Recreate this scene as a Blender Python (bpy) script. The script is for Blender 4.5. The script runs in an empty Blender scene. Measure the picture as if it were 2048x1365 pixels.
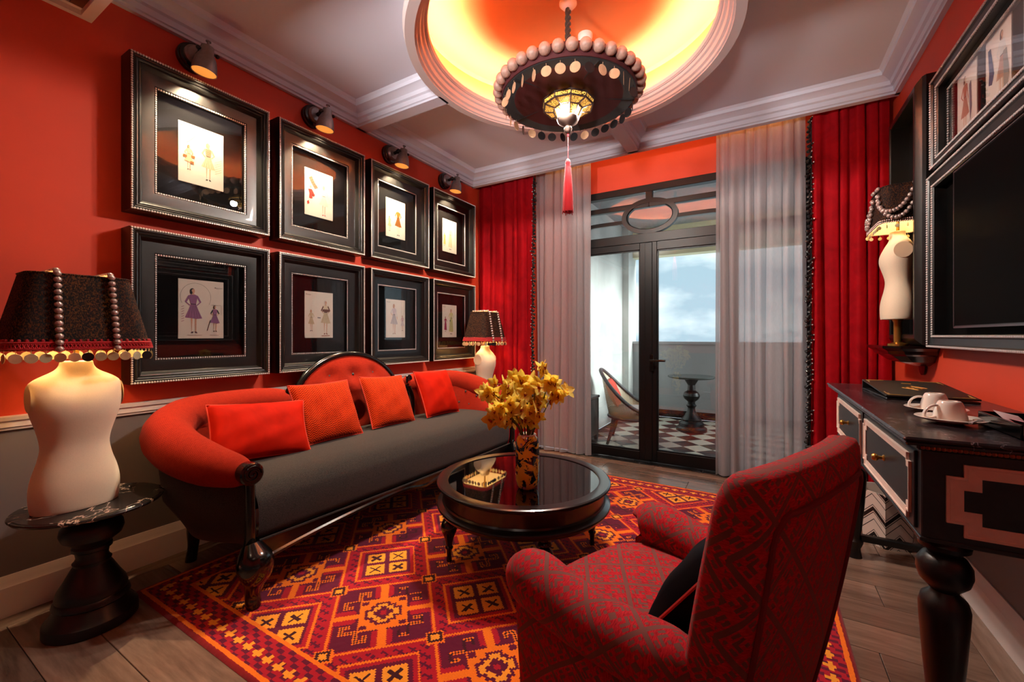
import bpy, bmesh, math, random
import numpy as np
from mathutils import Vector, Matrix

S = bpy.context.scene
COL = S.collection
PI = math.pi
random.seed(7)
rng = np.random.default_rng(7)

# ------------------------------------------------------------------ camera
CAM_YAW = math.atan2(496, 840)
cam = bpy.data.cameras.new('camera')
cam.sensor_width = 36
cam.sensor_fit = 'HORIZONTAL'
cam.lens = 36 * 840 / 2048
cam.shift_y = -10.5 / 2048
cam.clip_start = 0.02
cam_o = bpy.data.objects.new('camera', cam)
COL.objects.link(cam_o)
cam_o.location = (0, 0, 1.25)
cam_o.rotation_euler = (PI / 2, 0, CAM_YAW)
S.camera = cam_o

# ------------------------------------------------------------------ view
S.view_settings.view_transform = 'Standard'
S.view_settings.look = 'None'
S.view_settings.gamma = 1
S.view_settings.use_curve_mapping = False
S.view_settings.exposure = 0.75
try:
    S.cycles.use_denoising = True
    S.cycles.max_bounces = 10
    S.cycles.diffuse_bounces = 5
    S.cycles.transparent_max_bounces = 16
    S.cycles.sample_clamp_indirect = 6
    S.cycles.caustics_reflective = False
    S.cycles.caustics_refractive = False
except Exception:
    pass

# ------------------------------------------------------------------ world: cloudy sky
W = bpy.data.worlds.new('cloudy_sky')
S.world = W
W.use_nodes = True
_n = W.node_tree.nodes
_l = W.node_tree.links
_n.clear()
_out = _n.new('ShaderNodeOutputWorld')
_bg = _n.new('ShaderNodeBackground')
_tc = _n.new('ShaderNodeTexCoord')
_mp = _n.new('ShaderNodeMapping')
_mp.inputs['Scale'].default_value = (1, 1, 2.2)
_nz = _n.new('ShaderNodeTexNoise')
_nz.inputs['Scale'].default_value = 3.1
_nz.inputs['Detail'].default_value = 7
_nz.inputs['Roughness'].default_value = 0.55
_rp = _n.new('ShaderNodeValToRGB')
_rp.color_ramp.elements[0].position = 0.42
_rp.color_ramp.elements[0].color = (0.36, 0.46, 0.54, 1)
_rp.color_ramp.elements[1].position = 0.62
_rp.color_ramp.elements[1].color = (0.95, 0.95, 0.97, 1)
_l.new(_tc.outputs['Generated'], _mp.inputs['Vector'])
_l.new(_mp.outputs['Vector'], _nz.inputs['Vector'])
_l.new(_nz.outputs['Fac'], _rp.inputs['Fac'])
_l.new(_rp.outputs['Color'], _bg.inputs['Color'])
_bg.inputs['Strength'].default_value = 1.35
_l.new(_bg.outputs['Background'], _out.inputs['Surface'])
# hazy low sun through the open balcony side, added to brighten its wall
_sd = bpy.data.lights.new('sun', 'SUN')
_sd.energy = 4.5
_sd.angle = math.radians(14)
_sd.color = (1.0, .98, .95)
_so = bpy.data.objects.new('sun', _sd)
COL.objects.link(_so)
_so.rotation_euler = Vector((-.97, -.06, -.24)).to_track_quat('-Z', 'Y').to_euler()

# ------------------------------------------------------------------ lights table (tuned here, placed in the builders)
POWER = dict(chandelier=125, cove=42.0, spot=85, lamp=14, lamp_wall=6, down=3, pelmet=5.0, uplight=430)  # down and uplight feed the added lamps behind the camera
WARM = (1.0, 0.62, 0.28)
WARM2 = (1.0, 0.76, 0.48)
NEUTRAL = (1.0, 0.90, 0.80)


def add_light(name, kind, loc, power, color, parent=None, radius=0.04, rot=None, **kw):
    d = bpy.data.lights.new(name, kind)
    d.energy = power
    d.color = color
    if kind in ('POINT', 'SPOT'):
        d.shadow_soft_size = radius
    for k, v in kw.items():
        setattr(d, k, v)
    o = bpy.data.objects.new(name, d)
    COL.objects.link(o)
    o.parent = parent
    o.location = loc
    if rot:
        o.rotation_euler = rot
    return o


# ------------------------------------------------------------------ object helpers
def tag(o, label=None, cat=None, group=None, kind=None):
    if label:
        o['label'] = label
    if cat:
        o['category'] = cat
    if group:
        o['group'] = group
    if kind:
        o['kind'] = kind
    return o


def empty(name, loc=(0, 0, 0), rz=0, parent=None):
    o = bpy.data.objects.new(name, None)
    COL.objects.link(o)
    o.empty_display_size = 0.1
    o.location = loc
    o.rotation_euler = (0, 0, rz)
    o.parent = parent
    return o


def inst(name, mesh, parent=None, loc=(0, 0, 0), rot=(0, 0, 0), scale=(1, 1, 1)):
    o = bpy.data.objects.new(name, mesh)
    COL.objects.link(o)
    o.parent = parent
    o.location = loc
    o.rotation_euler = rot
    o.scale = scale
    return o


def copy_tree(o, parent=None):
    c = o.copy()
    COL.objects.link(c)
    if parent is not None:
        c.parent = parent
    for ch in o.children:
        copy_tree(ch, c)
    return c


class MB:
    """collects shapes; build() makes one mesh object"""

    def __init__(self):
        self.v = []
        self.f = []
        self.m = []
        self.uv = []   # per face: list of uv or None

    def add(self, verts, faces, m=0, uvs=None):
        b = len(self.v)
        self.v.extend([tuple(map(float, p)) for p in verts])
        for i, f in enumerate(faces):
            self.f.append(tuple(b + k for k in f))
            self.m.append(m)
            self.uv.append(uvs[i] if uvs is not None else None)
        return self

    def box(self, x0, x1, y0, y1, z0, z1, m=0):
        v = [(x0, y0, z0), (x1, y0, z0), (x1, y1, z0), (x0, y1, z0), (x0, y0, z1), (x1, y0, z1), (x1, y1, z1), (x0, y1, z1)]
        f = [(0, 3, 2, 1), (4, 5, 6, 7), (0, 1, 5, 4), (1, 2, 6, 5), (2, 3, 7, 6), (3, 0, 4, 7)]
        return self.add(v, f, m)

    def bbox(self, x0, x1, y0, y1, z0, z1, b=0.004, m=0):
        """box with chamfered edges"""
        b = min(b, (x1 - x0) * .45, (y1 - y0) * .45, (z1 - z0) * .45)
        bm = bmesh.new()
        bmesh.ops.create_cube(bm, size=1)
        for v in bm.verts:
            v.co = Vector(((x0 + x1) / 2 + v.co.x * (x1 - x0), (y0 + y1) / 2 + v.co.y * (y1 - y0), (z0 + z1) / 2 + v.co.z * (z1 - z0)))
        bmesh.ops.bevel(bm, geom=bm.edges[:], offset=b, segments=1, affect='EDGES', profile=0.5)
        bm.verts.index_update()
        self.add([v.co for v in bm.verts], [[v.index for v in f.verts] for f in bm.faces], m)
        bm.free()
        return self

    def grid(self, P, cu=False, cv=False, m=0, uv=True, flip=False, uvoff=(0, 0)):
        """P[nu][nv] of points; uv in metres from arc length"""
        P = np.asarray(P, float)
        nu, nv = P.shape[:2]
        Q = P
        if cu:
            Q = np.concatenate([Q, Q[:1]], 0)
        if cv:
            Q = np.concatenate([Q, Q[:, :1]], 1)
        du = np.linalg.norm(np.diff(Q, axis=0), axis=2)
        dv = np.linalg.norm(np.diff(Q, axis=1), axis=2)
        U = np.concatenate([[0], np.cumsum(du.max(1))]) + uvoff[0]
        V = np.concatenate([[0], np.cumsum(dv.max(0))]) + uvoff[1]
        faces = []
        uvs = []
        for i in range(nu if cu else nu - 1):
            i2 = (i + 1) % nu
            for j in range(nv if cv else nv - 1):
                j2 = (j + 1) % nv
                f = (i * nv + j, i2 * nv + j, i2 * nv + j2, i * nv + j2)
                t = ((U[i], V[j]), (U[i + 1], V[j]), (U[i + 1], V[j + 1]), (U[i], V[j + 1]))
                if flip:
                    f = f[::-1]
                    t = t[::-1]
                faces.append(f)
                uvs.append(t)
        return self.add(P.reshape(-1, 3), faces, m, uvs if uv else None)

    def lathe(self, prof, n=20, c=(0, 0, 0), m=0, axis='z', a0=0.0):
        pts = []
        for r, z in prof:
            row = []
            for k in range(n):
                a = a0 + 2 * PI * k / n
                x, y = max(r, 1e-5) * math.cos(a), max(r, 1e-5) * math.sin(a)
                if axis == 'z':
                    p = (x, y, z)
                elif axis == 'x':
                    p = (z, x, y)
                else:
                    p = (x, z, y)
                row.append((p[0] + c[0], p[1] + c[1], p[2] + c[2]))
            pts.append(row)
        self.grid(pts, cv=True, m=m)
        b = len(self.v) - len(prof) * n
        if prof[0][0] > 1e-4:
            self.f.append(tuple(b + k for k in range(n))[::-1]); self.m.append(m); self.uv.append(None)
        if prof[-1][0] > 1e-4:
            e = b + (len(prof) - 1) * n
            self.f.append(tuple(e + k for k in range(n))); self.m.append(m); self.uv.append(None)
        return self

    def sphere(self, c, r, nu=10, nv=6, m=0):
        if not hasattr(r, '__len__'):
            r = (r, r, r)
        pts = []
        for j in range(nv + 1):
            t = PI * j / nv
            row = []
            for k in range(nu):
                a = 2 * PI * k / nu
                s = max(math.sin(t), 1e-4)
                row.append((c[0] + r[0] * s * math.cos(a), c[1] + r[1] * s * math.sin(a), c[2] - r[2] * math.cos(t)))
            pts.append(row)
        return self.grid(pts, cv=True, m=m)

    def tube(self, pts, rad, n=8, m=0, closed=False, sy=1.0, caps=True, up=None):
        pts = [Vector(p) for p in pts]
        k = len(pts)
        if not hasattr(rad, '__len__'):
            rad = [rad] * k
        rows = []
        N = None
        for i in range(k):
            if closed:
                t = pts[(i + 1) % k] - pts[i - 1]
            else:
                t = pts[min(i + 1, k - 1)] - pts[max(i - 1, 0)]
            if t.length < 1e-9:
                t = Vector((0, 0, 1))
            t.normalize()
            if N is None:
                a = Vector(up) if up else (Vector((0, 0, 1)) if abs(t.z) < .9 else Vector((1, 0, 0)))
                N = (a - t * a.dot(t)).normalized()
            else:
                N = N - t * N.dot(t)
                N.normalize()
            B = t.cross(N)
            row = []
            for j in range(n):
                a = 2 * PI * j / n
                row.append(pts[i] + N * (rad[i] * math.cos(a)) + B * (rad[i] * sy * math.sin(a)))
            rows.append([tuple(p) for p in row])
        self.grid(rows, cu=closed, cv=True, m=m)
        if not closed and caps:
            b = len(self.v) - k * n
            self.f.append(tuple(b + j for j in range(n))); self.m.append(m); self.uv.append(None)
            e = b + (k - 1) * n
            self.f.append(tuple(e + j for j in range(n))[::-1]); self.m.append(m); self.uv.append(None)
        return self

    def prism(self, poly, lo, hi, axis='z', m=0):
        n = len(poly)
        def p3(a, b, c):
            return {'z': (a, b, c), 'y': (a, c, b), 'x': (c, a, b)}[axis]
        v = [p3(a, b, lo) for a, b in poly] + [p3(a, b, hi) for a, b in poly]
        f = [tuple(range(n))[::-1], tuple(range(n, 2 * n))]
        f += [(i, (i + 1) % n, n + (i + 1) % n, n + i) for i in range(n)]
        return self.add(v, f, m)

    def rect_sweep(self, prof, w, h, m=0, cz=0.0):
        """mitred frame in local xz plane, front toward -y. prof: (inset, out)"""
        pts = []
        for d, o in prof:
            x, z = w / 2 - d, h / 2 - d
            pts.append([(-x, -o, -z + cz), (x, -o, -z + cz), (x, -o, z + cz), (-x, -o, z + cz)])
        return self.grid(pts, cv=True, m=m)

    def xform(self, M, start=0):
        for i in range(start, len(self.v)):
            self.v[i] = tuple(M @ Vector(self.v[i]))
        return self

    def mesh(self, name, mats, smooth=True, angle=40, recalc=True):
        me = bpy.data.meshes.new(name)
        me.from_pydata(self.v, [], self.f)
        if not isinstance(mats, (list, tuple)):
            mats = [mats]
        for mt in mats:
            me.materials.append(mt)
        if len(mats) > 1:
            me.polygons.foreach_set('material_index', self.m)
        if any(u is not None for u in self.uv):
            ul = me.uv_layers.new(name='UVMap')
            arr = np.zeros((len(me.loops), 2), np.float32)
            k = 0
            for f, u in zip(self.f, self.uv):
                if u is not None:
                    arr[k:k + len(f)] = u
                k += len(f)
            ul.data.foreach_set('uv', arr.ravel())
        if recalc:
            bm = bmesh.new()
            bm.from_mesh(me)
            bmesh.ops.recalc_face_normals(bm, faces=bm.faces)
            bm.to_mesh(me)
            bm.free()
        if smooth:
            me.polygons.foreach_set('use_smooth', [True] * len(me.polygons))
            me.set_sharp_from_angle(angle=math.radians(angle))
        me.update()
        return me

    def build(self, name, mats, parent=None, loc=(0, 0, 0), rot=(0, 0, 0), **kw):
        return inst(name, self.mesh(name, mats, **kw), parent, loc, rot)


def cspline(pts, n):
    """Catmull-Rom through rows of numbers -> n samples"""
    P = np.asarray(pts, float)
    P = np.vstack([2 * P[0] - P[1], P, 2 * P[-1] - P[-2]])
    k = len(P) - 3
    out = []
    for i in range(n):
        t = i / (n - 1) * k
        s = min(int(t), k - 1)
        f = t - s
        a, b, c, d = P[s], P[s + 1], P[s + 2], P[s + 3]
        out.append(.5 * ((2 * b) + (c - a) * f + (2 * a - 5 * b + 4 * c - d) * f * f + (3 * b - a - 3 * c + d) * f ** 3))
    return np.array(out)


def rrect(hx, hy, r, n=5):
    """rounded rectangle outline points (ccw)"""
    r = min(r, hx * .98, hy * .98)
    out = []
    for cx, cy, a0 in ((hx - r, hy - r, 0), (-hx + r, hy - r, PI / 2), (-hx + r, -hy + r, PI), (hx - r, -hy + r, 1.5 * PI)):
        for k in range(n + 1):
            a = a0 + PI / 2 * k / n
            out.append((cx + r * math.cos(a), cy + r * math.sin(a)))
    return out


# ------------------------------------------------------------------ materials
def lin(c):
    c = np.asarray(c, float) / 255
    return tuple(np.where(c <= .04045, c / 12.92, ((c + .055) / 1.055) ** 2.4)) + (1.0,)


class NT:
    """tiny node-expression builder"""

    def __init__(self, mat):
        self.t = mat.node_tree

    def node(self, kind, **kw):
        n = self.t.nodes.new(kind)
        for k, v in kw.items():
            setattr(n, k, v)
        return n

    def link(self, a, b):
        self.t.links.new(a, b)

    def val(self, x, sock):
        if isinstance(x, E_):
            self.link(x.s, sock)
        elif hasattr(x, 'is_output'):
            self.link(x, sock)
        else:
            sock.default_value = x

    def math(self, op, a, b=0.0, c=None):
        n = self.node('ShaderNodeMath', operation=op)
        self.val(a, n.inputs[0])
        self.val(b, n.inputs[1])
        if c is not None:
            self.val(c, n.inputs[2])
        return E_(self, n.outputs[0])

    def mix(self, f, a, b):
        n = self.node('ShaderNodeMix', data_type='RGBA')
        self.val(f, n.inputs[0])
        for x, s in ((a, n.inputs[6]), (b, n.inputs[7])):
            if isinstance(x, tuple):
                s.default_value = x
            else:
                self.val(x, s)
        return E_(self, n.outputs[2])

    def coord(self, which='Object'):
        return self.node('ShaderNodeTexCoord').outputs[which]

    def xyz(self, vec):
        n = self.node('ShaderNodeSeparateXYZ')
        self.link(vec, n.inputs[0])
        return [E_(self, o) for o in n.outputs]

    def noise(self, scale, detail=4, vec=None, rough=.55, dist=0.0, stretch=None):
        n = self.node('ShaderNodeTexNoise')
        n.inputs['Scale'].default_value = scale
        n.inputs['Detail'].default_value = detail
        n.inputs['Roughness'].default_value = rough
        n.inputs['Distortion'].default_value = dist
        v = vec if vec is not None else self.coord('Object')
        if stretch:
            mp = self.node('ShaderNodeMapping')
            mp.inputs['Scale'].default_value = stretch
            self.link(v, mp.inputs[0])
            v = mp.outputs[0]
        self.link(v, n.inputs['Vector'])
        return E_(self, n.outputs['Fac'])

    def ramp(self, f, stops):
        n = self.node('ShaderNodeValToRGB')
        cr = n.color_ramp
        while len(cr.elements) < len(stops):
            cr.elements.new(0.5)
        for e, (p, c) in zip(cr.elements, stops):
            e.position = p
            e.color = c
        self.val(f, n.inputs[0])
        return E_(self, n.outputs[0])


class E_:
    def __init__(self, nt, s):
        self.nt, self.s = nt, s

    def __add__(self, o): return self.nt.math('ADD', self, o)
    def __radd__(self, o): return self.nt.math('ADD', self, o)
    def __sub__(self, o): return self.nt.math('SUBTRACT', self, o)
    def __rsub__(self, o): return self.nt.math('SUBTRACT', o, self)
    def __mul__(self, o): return self.nt.math('MULTIPLY', self, o)
    def __rmul__(self, o): return self.nt.math('MULTIPLY', self, o)
    def lt(self, o): return self.nt.math('LESS_THAN', self, o)
    def gt(self, o): return self.nt.math('GREATER_THAN', self, o)
    def frac(self): return self.nt.math('FRACT', self)
    def floor(self): return self.nt.math('FLOOR', self)
    def abs(self): return self.nt.math('ABSOLUTE', self)
    def max(self, o): return self.nt.math('MAXIMUM', self, o)
    def min(self, o): return self.nt.math('MINIMUM', self, o)
    def mod(self, o): return self.nt.math('FLOORED_MODULO', self, o)


def new_mat(name):
    m = bpy.data.materials.new(name)
    m.use_nodes = True
    nt = NT(m)
    b = m.node_tree.nodes['Principled BSDF']
    return m, nt, b


def set_bump(nt, b, height, strength=.3, dist=.002):
    n = nt.node('ShaderNodeBump')
    n.inputs['Strength'].default_value = strength
    n.inputs['Distance'].default_value = dist
    nt.val(height, n.inputs['Height'])
    nt.link(n.outputs[0], b.inputs['Normal'])


def M(name, c, rough=.5, metal=0.0, vary=None, bump=None, coat=0.0, sheen=0.0, spec=None, stretch=None, c2=None):
    """plain procedural material: colour with noise variation and fine bump"""
    m, nt, b = new_mat(name)
    b.inputs['Roughness'].default_value = rough
    b.inputs['Metallic'].default_value = metal
    if coat:
        b.inputs['Coat Weight'].default_value = coat
        b.inputs['Coat Roughness'].default_value = .08
    if sheen:
        b.inputs['Sheen Weight'].default_value = sheen
        b.inputs['Sheen Roughness'].default_value = .4
    if spec is not None:
        b.inputs['Specular IOR Level'].default_value = spec
    base = lin(c)
    if vary:
        s, a = vary
        f = nt.noise(s, 5, stretch=stretch)
        o = lin(c2) if c2 else tuple(x * (1 - a) for x in base[:3]) + (1,)
        col = nt.ramp(f, [(.35, o), (.65, base)])
        nt.link(col.s, b.inputs['Base Color'])
    else:
        b.inputs['Base Color'].default_value = base
    if bump:
        s, st = bump
        set_bump(nt, b, nt.noise(s, 3, stretch=stretch), st)
    return m


def emis(name, c, strength):
    m, nt, b = new_mat(name)
    b.inputs['Base Color'].default_value = lin(c)
    b.inputs['Emission Color'].default_value = lin(c)
    b.inputs['Emission Strength'].default_value = strength
    return m


def glass_mat(name, tint=(255, 255, 255), boost=1.0, base=.04, rough=0.0):
    m = bpy.data.materials.new(name)
    m.use_nodes = True
    nt = NT(m)
    t = m.node_tree
    t.nodes.remove(t.nodes['Principled BSDF'])
    out = t.nodes['Material Output']
    tr = nt.node('ShaderNodeBsdfTransparent')
    tr.inputs[0].default_value = lin(tint)
    gl = nt.node('ShaderNodeBsdfGlossy')
    gl.inputs['Roughness'].default_value = rough
    lw = nt.node('ShaderNodeLayerWeight')
    lw.inputs['Blend'].default_value = .5
    f = nt.math('POWER', E_(nt, lw.outputs['Facing']), 4.0) * (.9 * boost) + base * boost
    mx = nt.node('ShaderNodeMixShader')
    nt.val(f.min(1.0), mx.inputs[0])
    nt.link(tr.outputs[0], mx.inputs[1])
    nt.link(gl.outputs[0], mx.inputs[2])
    nt.link(mx.outputs[0], out.inputs['Surface'])
    return m


def wood_mat(name, c1, c2, rough=.4, scale=9, along='x', rnd=False, coat=0.0):
    m, nt, b = new_mat(name)
    v = nt.coord('Object')
    st = {'x': (.12, 1, 1), 'y': (1, .12, 1), 'z': (1, 1, .12)}[along]
    if rnd:
        oi = nt.node('ShaderNodeObjectInfo')
        ad = nt.node('ShaderNodeVectorMath', operation='MULTIPLY_ADD')
        nt.link(oi.outputs['Random'], ad.inputs[0])
        ad.inputs[1].default_value = (31, 57, 13)
        nt.link(v, ad.inputs[2])
        v = ad.outputs[0]
    n1 = nt.noise(scale, 6, v, .6, 1.2, st)
    n2 = nt.noise(scale * 9, 3, v, .6, 0, st)
    f = n1 * .7 + n2 * .3
    col = nt.ramp(f, [(.30, lin(c1)), (.68, lin(c2))])
    if rnd:
        hs = nt.node('ShaderNodeHueSaturation')
        nt.val(E_(nt, oi.outputs['Random']) * .5 + .75, hs.inputs['Value'])
        nt.link(col.s, hs.inputs['Color'])
        nt.link(hs.outputs[0], b.inputs['Base Color'])
    else:
        nt.link(col.s, b.inputs['Base Color'])
    b.inputs['Roughness'].default_value = rough
    if coat:
        b.inputs['Coat Weight'].default_value = coat
        b.inputs['Coat Roughness'].default_value = .1
    set_bump(nt, b, n2, .15, .001)
    return m


def velvet(name, c, dark=.35):
    m, nt, b = new_mat(name)
    f = nt.noise(5, 4, rough=.6, dist=1.2)
    base = lin(c)
    col = nt.ramp(f, [(.3, tuple(x * (1 - dark) for x in base[:3]) + (1,)), (.7, base)])
    nt.link(col.s, b.inputs['Base Color'])
    b.inputs['Roughness'].default_value = .75
    b.inputs['Specular IOR Level'].default_value = .08
    b.inputs['Sheen Weight'].default_value = .15
    b.inputs['Sheen Roughness'].default_value = .35
    b.inputs['Sheen Tint'].default_value = tuple(min(1, x * 1.6 + .02) for x in base[:3]) + (1,)
    set_bump(nt, b, nt.noise(400, 2), .25, .001)
    return m


def weave(name, c1, c2, scale=900, rough=.9, sheen=.2):
    m, nt, b = new_mat(name)
    f = nt.noise(scale, 2, rough=.7)
    nt.link(nt.ramp(f, [(.38, lin(c1)), (.62, lin(c2))]).s, b.inputs['Base Color'])
    b.inputs['Roughness'].default_value = rough
    b.inputs['Specular IOR Level'].default_value = .15
    b.inputs['Sheen Weight'].default_value = sheen
    set_bump(nt, b, f, .4, .001)
    return m


def herring(name, c1, c2, s=.012, coord='UV'):
    m, nt, b = new_mat(name)
    x, y, z = nt.xyz(nt.coord(coord))
    t = ((x * (1 / (s * 2))).frac() - .5).abs() * (s * 2)
    f = ((y + t) * (1 / (s * .8))).frac()
    nz = nt.noise(60, 3)
    g = (f - .5).abs() * 2 * .8 + nz * .35
    nt.link(nt.ramp(g, [(.3, lin(c1)), (.75, lin(c2))]).s, b.inputs['Base Color'])
    b.inputs['Roughness'].default_value = .85
    b.inputs['Specular IOR Level'].default_value = .08
    b.inputs['Sheen Weight'].default_value = .03
    set_bump(nt, b, g, .5, .0015)
    return m


def marble(name, c, vein, scale=2.2, width=.035, rough=.25):
    m, nt, b = new_mat(name)
    v = nt.coord('Object')
    n1 = nt.noise(scale, 5, v, .55, 1.6)
    r = (n1 - .5).abs()
    n2 = nt.noise(scale * 2.3, 4, v, .5, .8)
    r2 = (n2 - .46).abs()
    base = nt.ramp(nt.noise(scale * 3, 4, v), [(.3, tuple(x * .6 for x in lin(c)[:3]) + (1,)), (.7, lin(c))])
    gate = nt.noise(scale * .9, 2, v).gt(.5)
    k = (1 - r * (1 / (width * .28))).max(0.0)
    k2 = (1 - r2 * (1 / (width * .12))).max(0.0) * gate
    col = nt.mix(k.max(k2).min(1.0) * .85, base, lin(vein))
    nt.link(col.s, b.inputs['Base Color'])
    b.inputs['Roughness'].default_value = rough
    return m
# ================================================================== palette
m_red = M('wall_paint_orange_red', (212, 66, 36), .62, vary=(1.5, .06), bump=(320, .05))
m_grey = M('wall_paint_taupe', (112, 102, 102), .62, vary=(1.5, .06), bump=(320, .05))
m_white = M('painted_white_trim', (226, 214, 210), .42, vary=(3, .04))
m_ceil = M('ceiling_paint', (208, 208, 220), .7, vary=(1, .03))
m_ring = M('ceiling_moulding_paint', (206, 190, 186), .55)
m_orange = M('dome_orange_paint', (240, 150, 88), .6, vary=(1.2, .05))
m_plank = wood_mat('oak_plank', (78, 58, 48), (150, 120, 102), .24, 5, 'x', rnd=True, coat=.35)
m_joint = M('floor_joint', (30, 22, 18), .8)
m_brownpanel = wood_mat('soffit_brown_panel', (70, 34, 20), (112, 64, 42), .4, 6, 'y')
m_black = wood_mat('black_stained_wood', (6, 5, 5), (17, 15, 14), .34, 8, 'x', coat=.15)
m_blackz = wood_mat('black_stained_wood_upright', (6, 5, 5), (17, 15, 14), .34, 8, 'z', coat=.15)
m_blackgloss = M('black_lacquer', (7, 6, 6), .18, coat=.4)
m_steel = M('painted_black_steel', (9, 9, 10), .42, spec=.3)
m_glass = glass_mat('window_glass', (235, 242, 242), 1.0, .075)
m_pglass = glass_mat('picture_glass', (240, 240, 240), .8, .05)
m_silverbead = M('silver_bead', (216, 210, 208), .3, .35)

XL, XR, YB, YF = -2.9, 0.86, 4.28, -1.7
ZC, ZCR = 3.13, 2.98
DC = (-1.03, 2.42)


def struct(name, mb, mats, label, cat, parent=None, **kw):
    o = mb.build(name, mats, parent, **kw)
    if parent is None:
        tag(o, label, cat, kind='structure')
    return o


# ------------------------------------------------------------------ floor with planks
fl = struct('floor', MB().box(XL, XR, YF, YB, -.08, -.006), m_joint, 'dark oak plank floor of the room', 'floor', smooth=False)
_plank_cache = {}


def plank(x0, x1, y0, y1, along='x'):
    w, d = round(x1 - x0, 3), round(y1 - y0, 3)
    g = .0012
    key = (w, d, along)
    if key not in _plank_cache:
        if along == 'x':
            _plank_cache[key] = MB().bbox(-w / 2 + g, w / 2 - g, -d / 2 + g, d / 2 - g, -.014, 0, .0015).mesh('plank', m_plank, smooth=False)
        else:
            _plank_cache[key] = MB().bbox(-d / 2 + g, d / 2 - g, -w / 2 + g, w / 2 - g, -.014, 0, .0015).mesh('plank', m_plank, smooth=False)
    rz = 0 if along == 'x' else PI / 2
    return inst('plank', _plank_cache[key], fl, ((x0 + x1) / 2, (y0 + y1) / 2, 0), (0, 0, rz))


PW = .19
bw = .115
y = -.5
row = 0
xa, xb = XL + bw, XR - bw
while y < YB - .2:
    y1 = min(y + PW, YB - .12)
    off = (row * .43) % 1.2
    x = xa
    xe = xa + (off if off > .2 else 1.2)
    while x < xb - .01:
        e = min(xe, xb)
        if xb - e < .15:
            e = xb
        plank(x, e, y, y1)
        x = e
        xe = e + 1.2
    y = y1
    row += 1
for x0 in (XL, XR - bw):
    yy = -.5
    while yy < YB - .15:
        e = min(yy + 1.3, YB - .12)
        plank(x0, x0 + bw, yy, e, 'y')
        yy = e
# black stone threshold at the door, three slabs
th = struct('trim_1', MB().box(-1.75, .36, YB - .12, YB + .14, -.07, -.003), m_joint, 'black stone door threshold', 'threshold', smooth=False)
m_stone = marble('black_stone', (22, 20, 20), (110, 100, 100), 6, .03, .2)
for a, b_ in ((-1.75, -1.08), (-1.08, -.45), (-.45, .36)):
    MB().bbox(a + .002, b_ - .002, YB - .118, YB + .138, -.03, .004, .003).build('slab', m_stone, th, smooth=False)

# ------------------------------------------------------------------ walls
RAILZ = .86


def two_tone(name, x0, x1, y0, y1, label):
    mb = MB().box(x0, x1, y0, y1, 0, RAILZ, 0).box(x0, x1, y0, y1, RAILZ, ZC + .25, 1)
    return struct(name, mb, [m_grey, m_red], label, 'wall', smooth=False)


two_tone('wall_left', XL - .12, XL, YF, YB + .1, 'left wall, orange red above and taupe below the rail')
two_tone('wall_right', XR, XR + .12, YF, YB + .1, 'right wall, orange red above and grey below')
two_tone('wall_front', XL - .12, XR + .12, YF - .12, YF, 'wall behind the camera, red above and grey below')
# door wall: solid left part, head above the opening, right return
mb = MB()
mb.box(XL, -1.75, YB, YB + .14, 0, ZC + .1)
mb.box(.36, XR, YB, YB + .14, 0, ZC + .1)
mb.box(-1.75, .36, YB, YB + .14, 2.74, ZC + .1)
struct('wall_back', mb, m_red, 'orange red wall around and above the balcony door', 'wall', smooth=False)
# baseboards
BBP = [(0, 0), (.022, 0), (.022, .13), (.017, .138), (.015, .15), (.010, .165), (.006, .178), (0, .178)]


def moulding(name, prof, x0, inward, y0, y1, label, cat, mat=m_white):
    """profile (out, z) swept along y"""
    rows = [[(x0 + inward * o, yy, z) for o, z in prof] for yy in (y0, y1)]
    mb = MB().grid(rows)
    n = len(prof)
    mb.f += [tuple(range(n)), tuple(range(n, 2 * n))[::-1]]
    mb.m += [0, 0]
    mb.uv += [None, None]
    return struct(name, mb, mat, label, cat, angle=30)


moulding('baseboard_left', BBP, XL, 1, YF, YB, 'white baseboard along the left wall', 'baseboard')
moulding('baseboard_right', BBP, XR, -1, YF, YB, 'white baseboard along the right wall', 'baseboard')
RP = [(0, .828), (.012, .828), (.014, .838), (.02, .842), (.02, .868), (.028, .872), (.03, .888), (0, .892)]
moulding('trim_2', RP, XL, 1, YF, 4.03, 'white chair rail on the left wall behind the sofa', 'chair rail')
moulding('trim_3', RP, XR, -1, YF, 4.03, 'white chair rail on the right wall', 'chair rail')

# ------------------------------------------------------------------ ceiling with coffers, beams and round recess
RO, RF, RI, RW = .98, .925, .85, .96
nseg = 96
mb = MB()
inn, outp = [], []
for k in range(nseg):
    a = 2 * PI * k / nseg
    ca, sa = math.cos(a), math.sin(a)
    inn.append((DC[0] + (RO - .02) * ca, DC[1] + (RO - .02) * sa, ZC))
    ts = []
    if ca > 1e-6: ts.append((XR + .12 - DC[0]) / ca)
    if ca < -1e-6: ts.append((XL - .12 - DC[0]) / ca)
    if sa > 1e-6: ts.append((YB + .14 - DC[1]) / sa)
    if sa < -1e-6: ts.append((YF - .12 - DC[1]) / sa)
    t = min(ts)
    outp.append((DC[0] + t * ca, DC[1] + t * sa, ZC))
corners = [(XR + .12, YB + .14), (XL - .12, YB + .14), (XL - .12, YF - .12), (XR + .12, YF - .12)]
for cx, cy in corners:     # snap the nearest outer sample to each corner
    k = min(range(nseg), key=lambda i: (outp[i][0] - cx) ** 2 + (outp[i][1] - cy) ** 2)
    outp[k] = (cx, cy, ZC)
up = [(p[0], p[1], ZC + .02) for p in outp]
mb.grid([inn, outp], cv=True)
struct('ceiling', mb, m_ceil, 'white coffered ceiling', 'ceiling', smooth=False)
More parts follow.
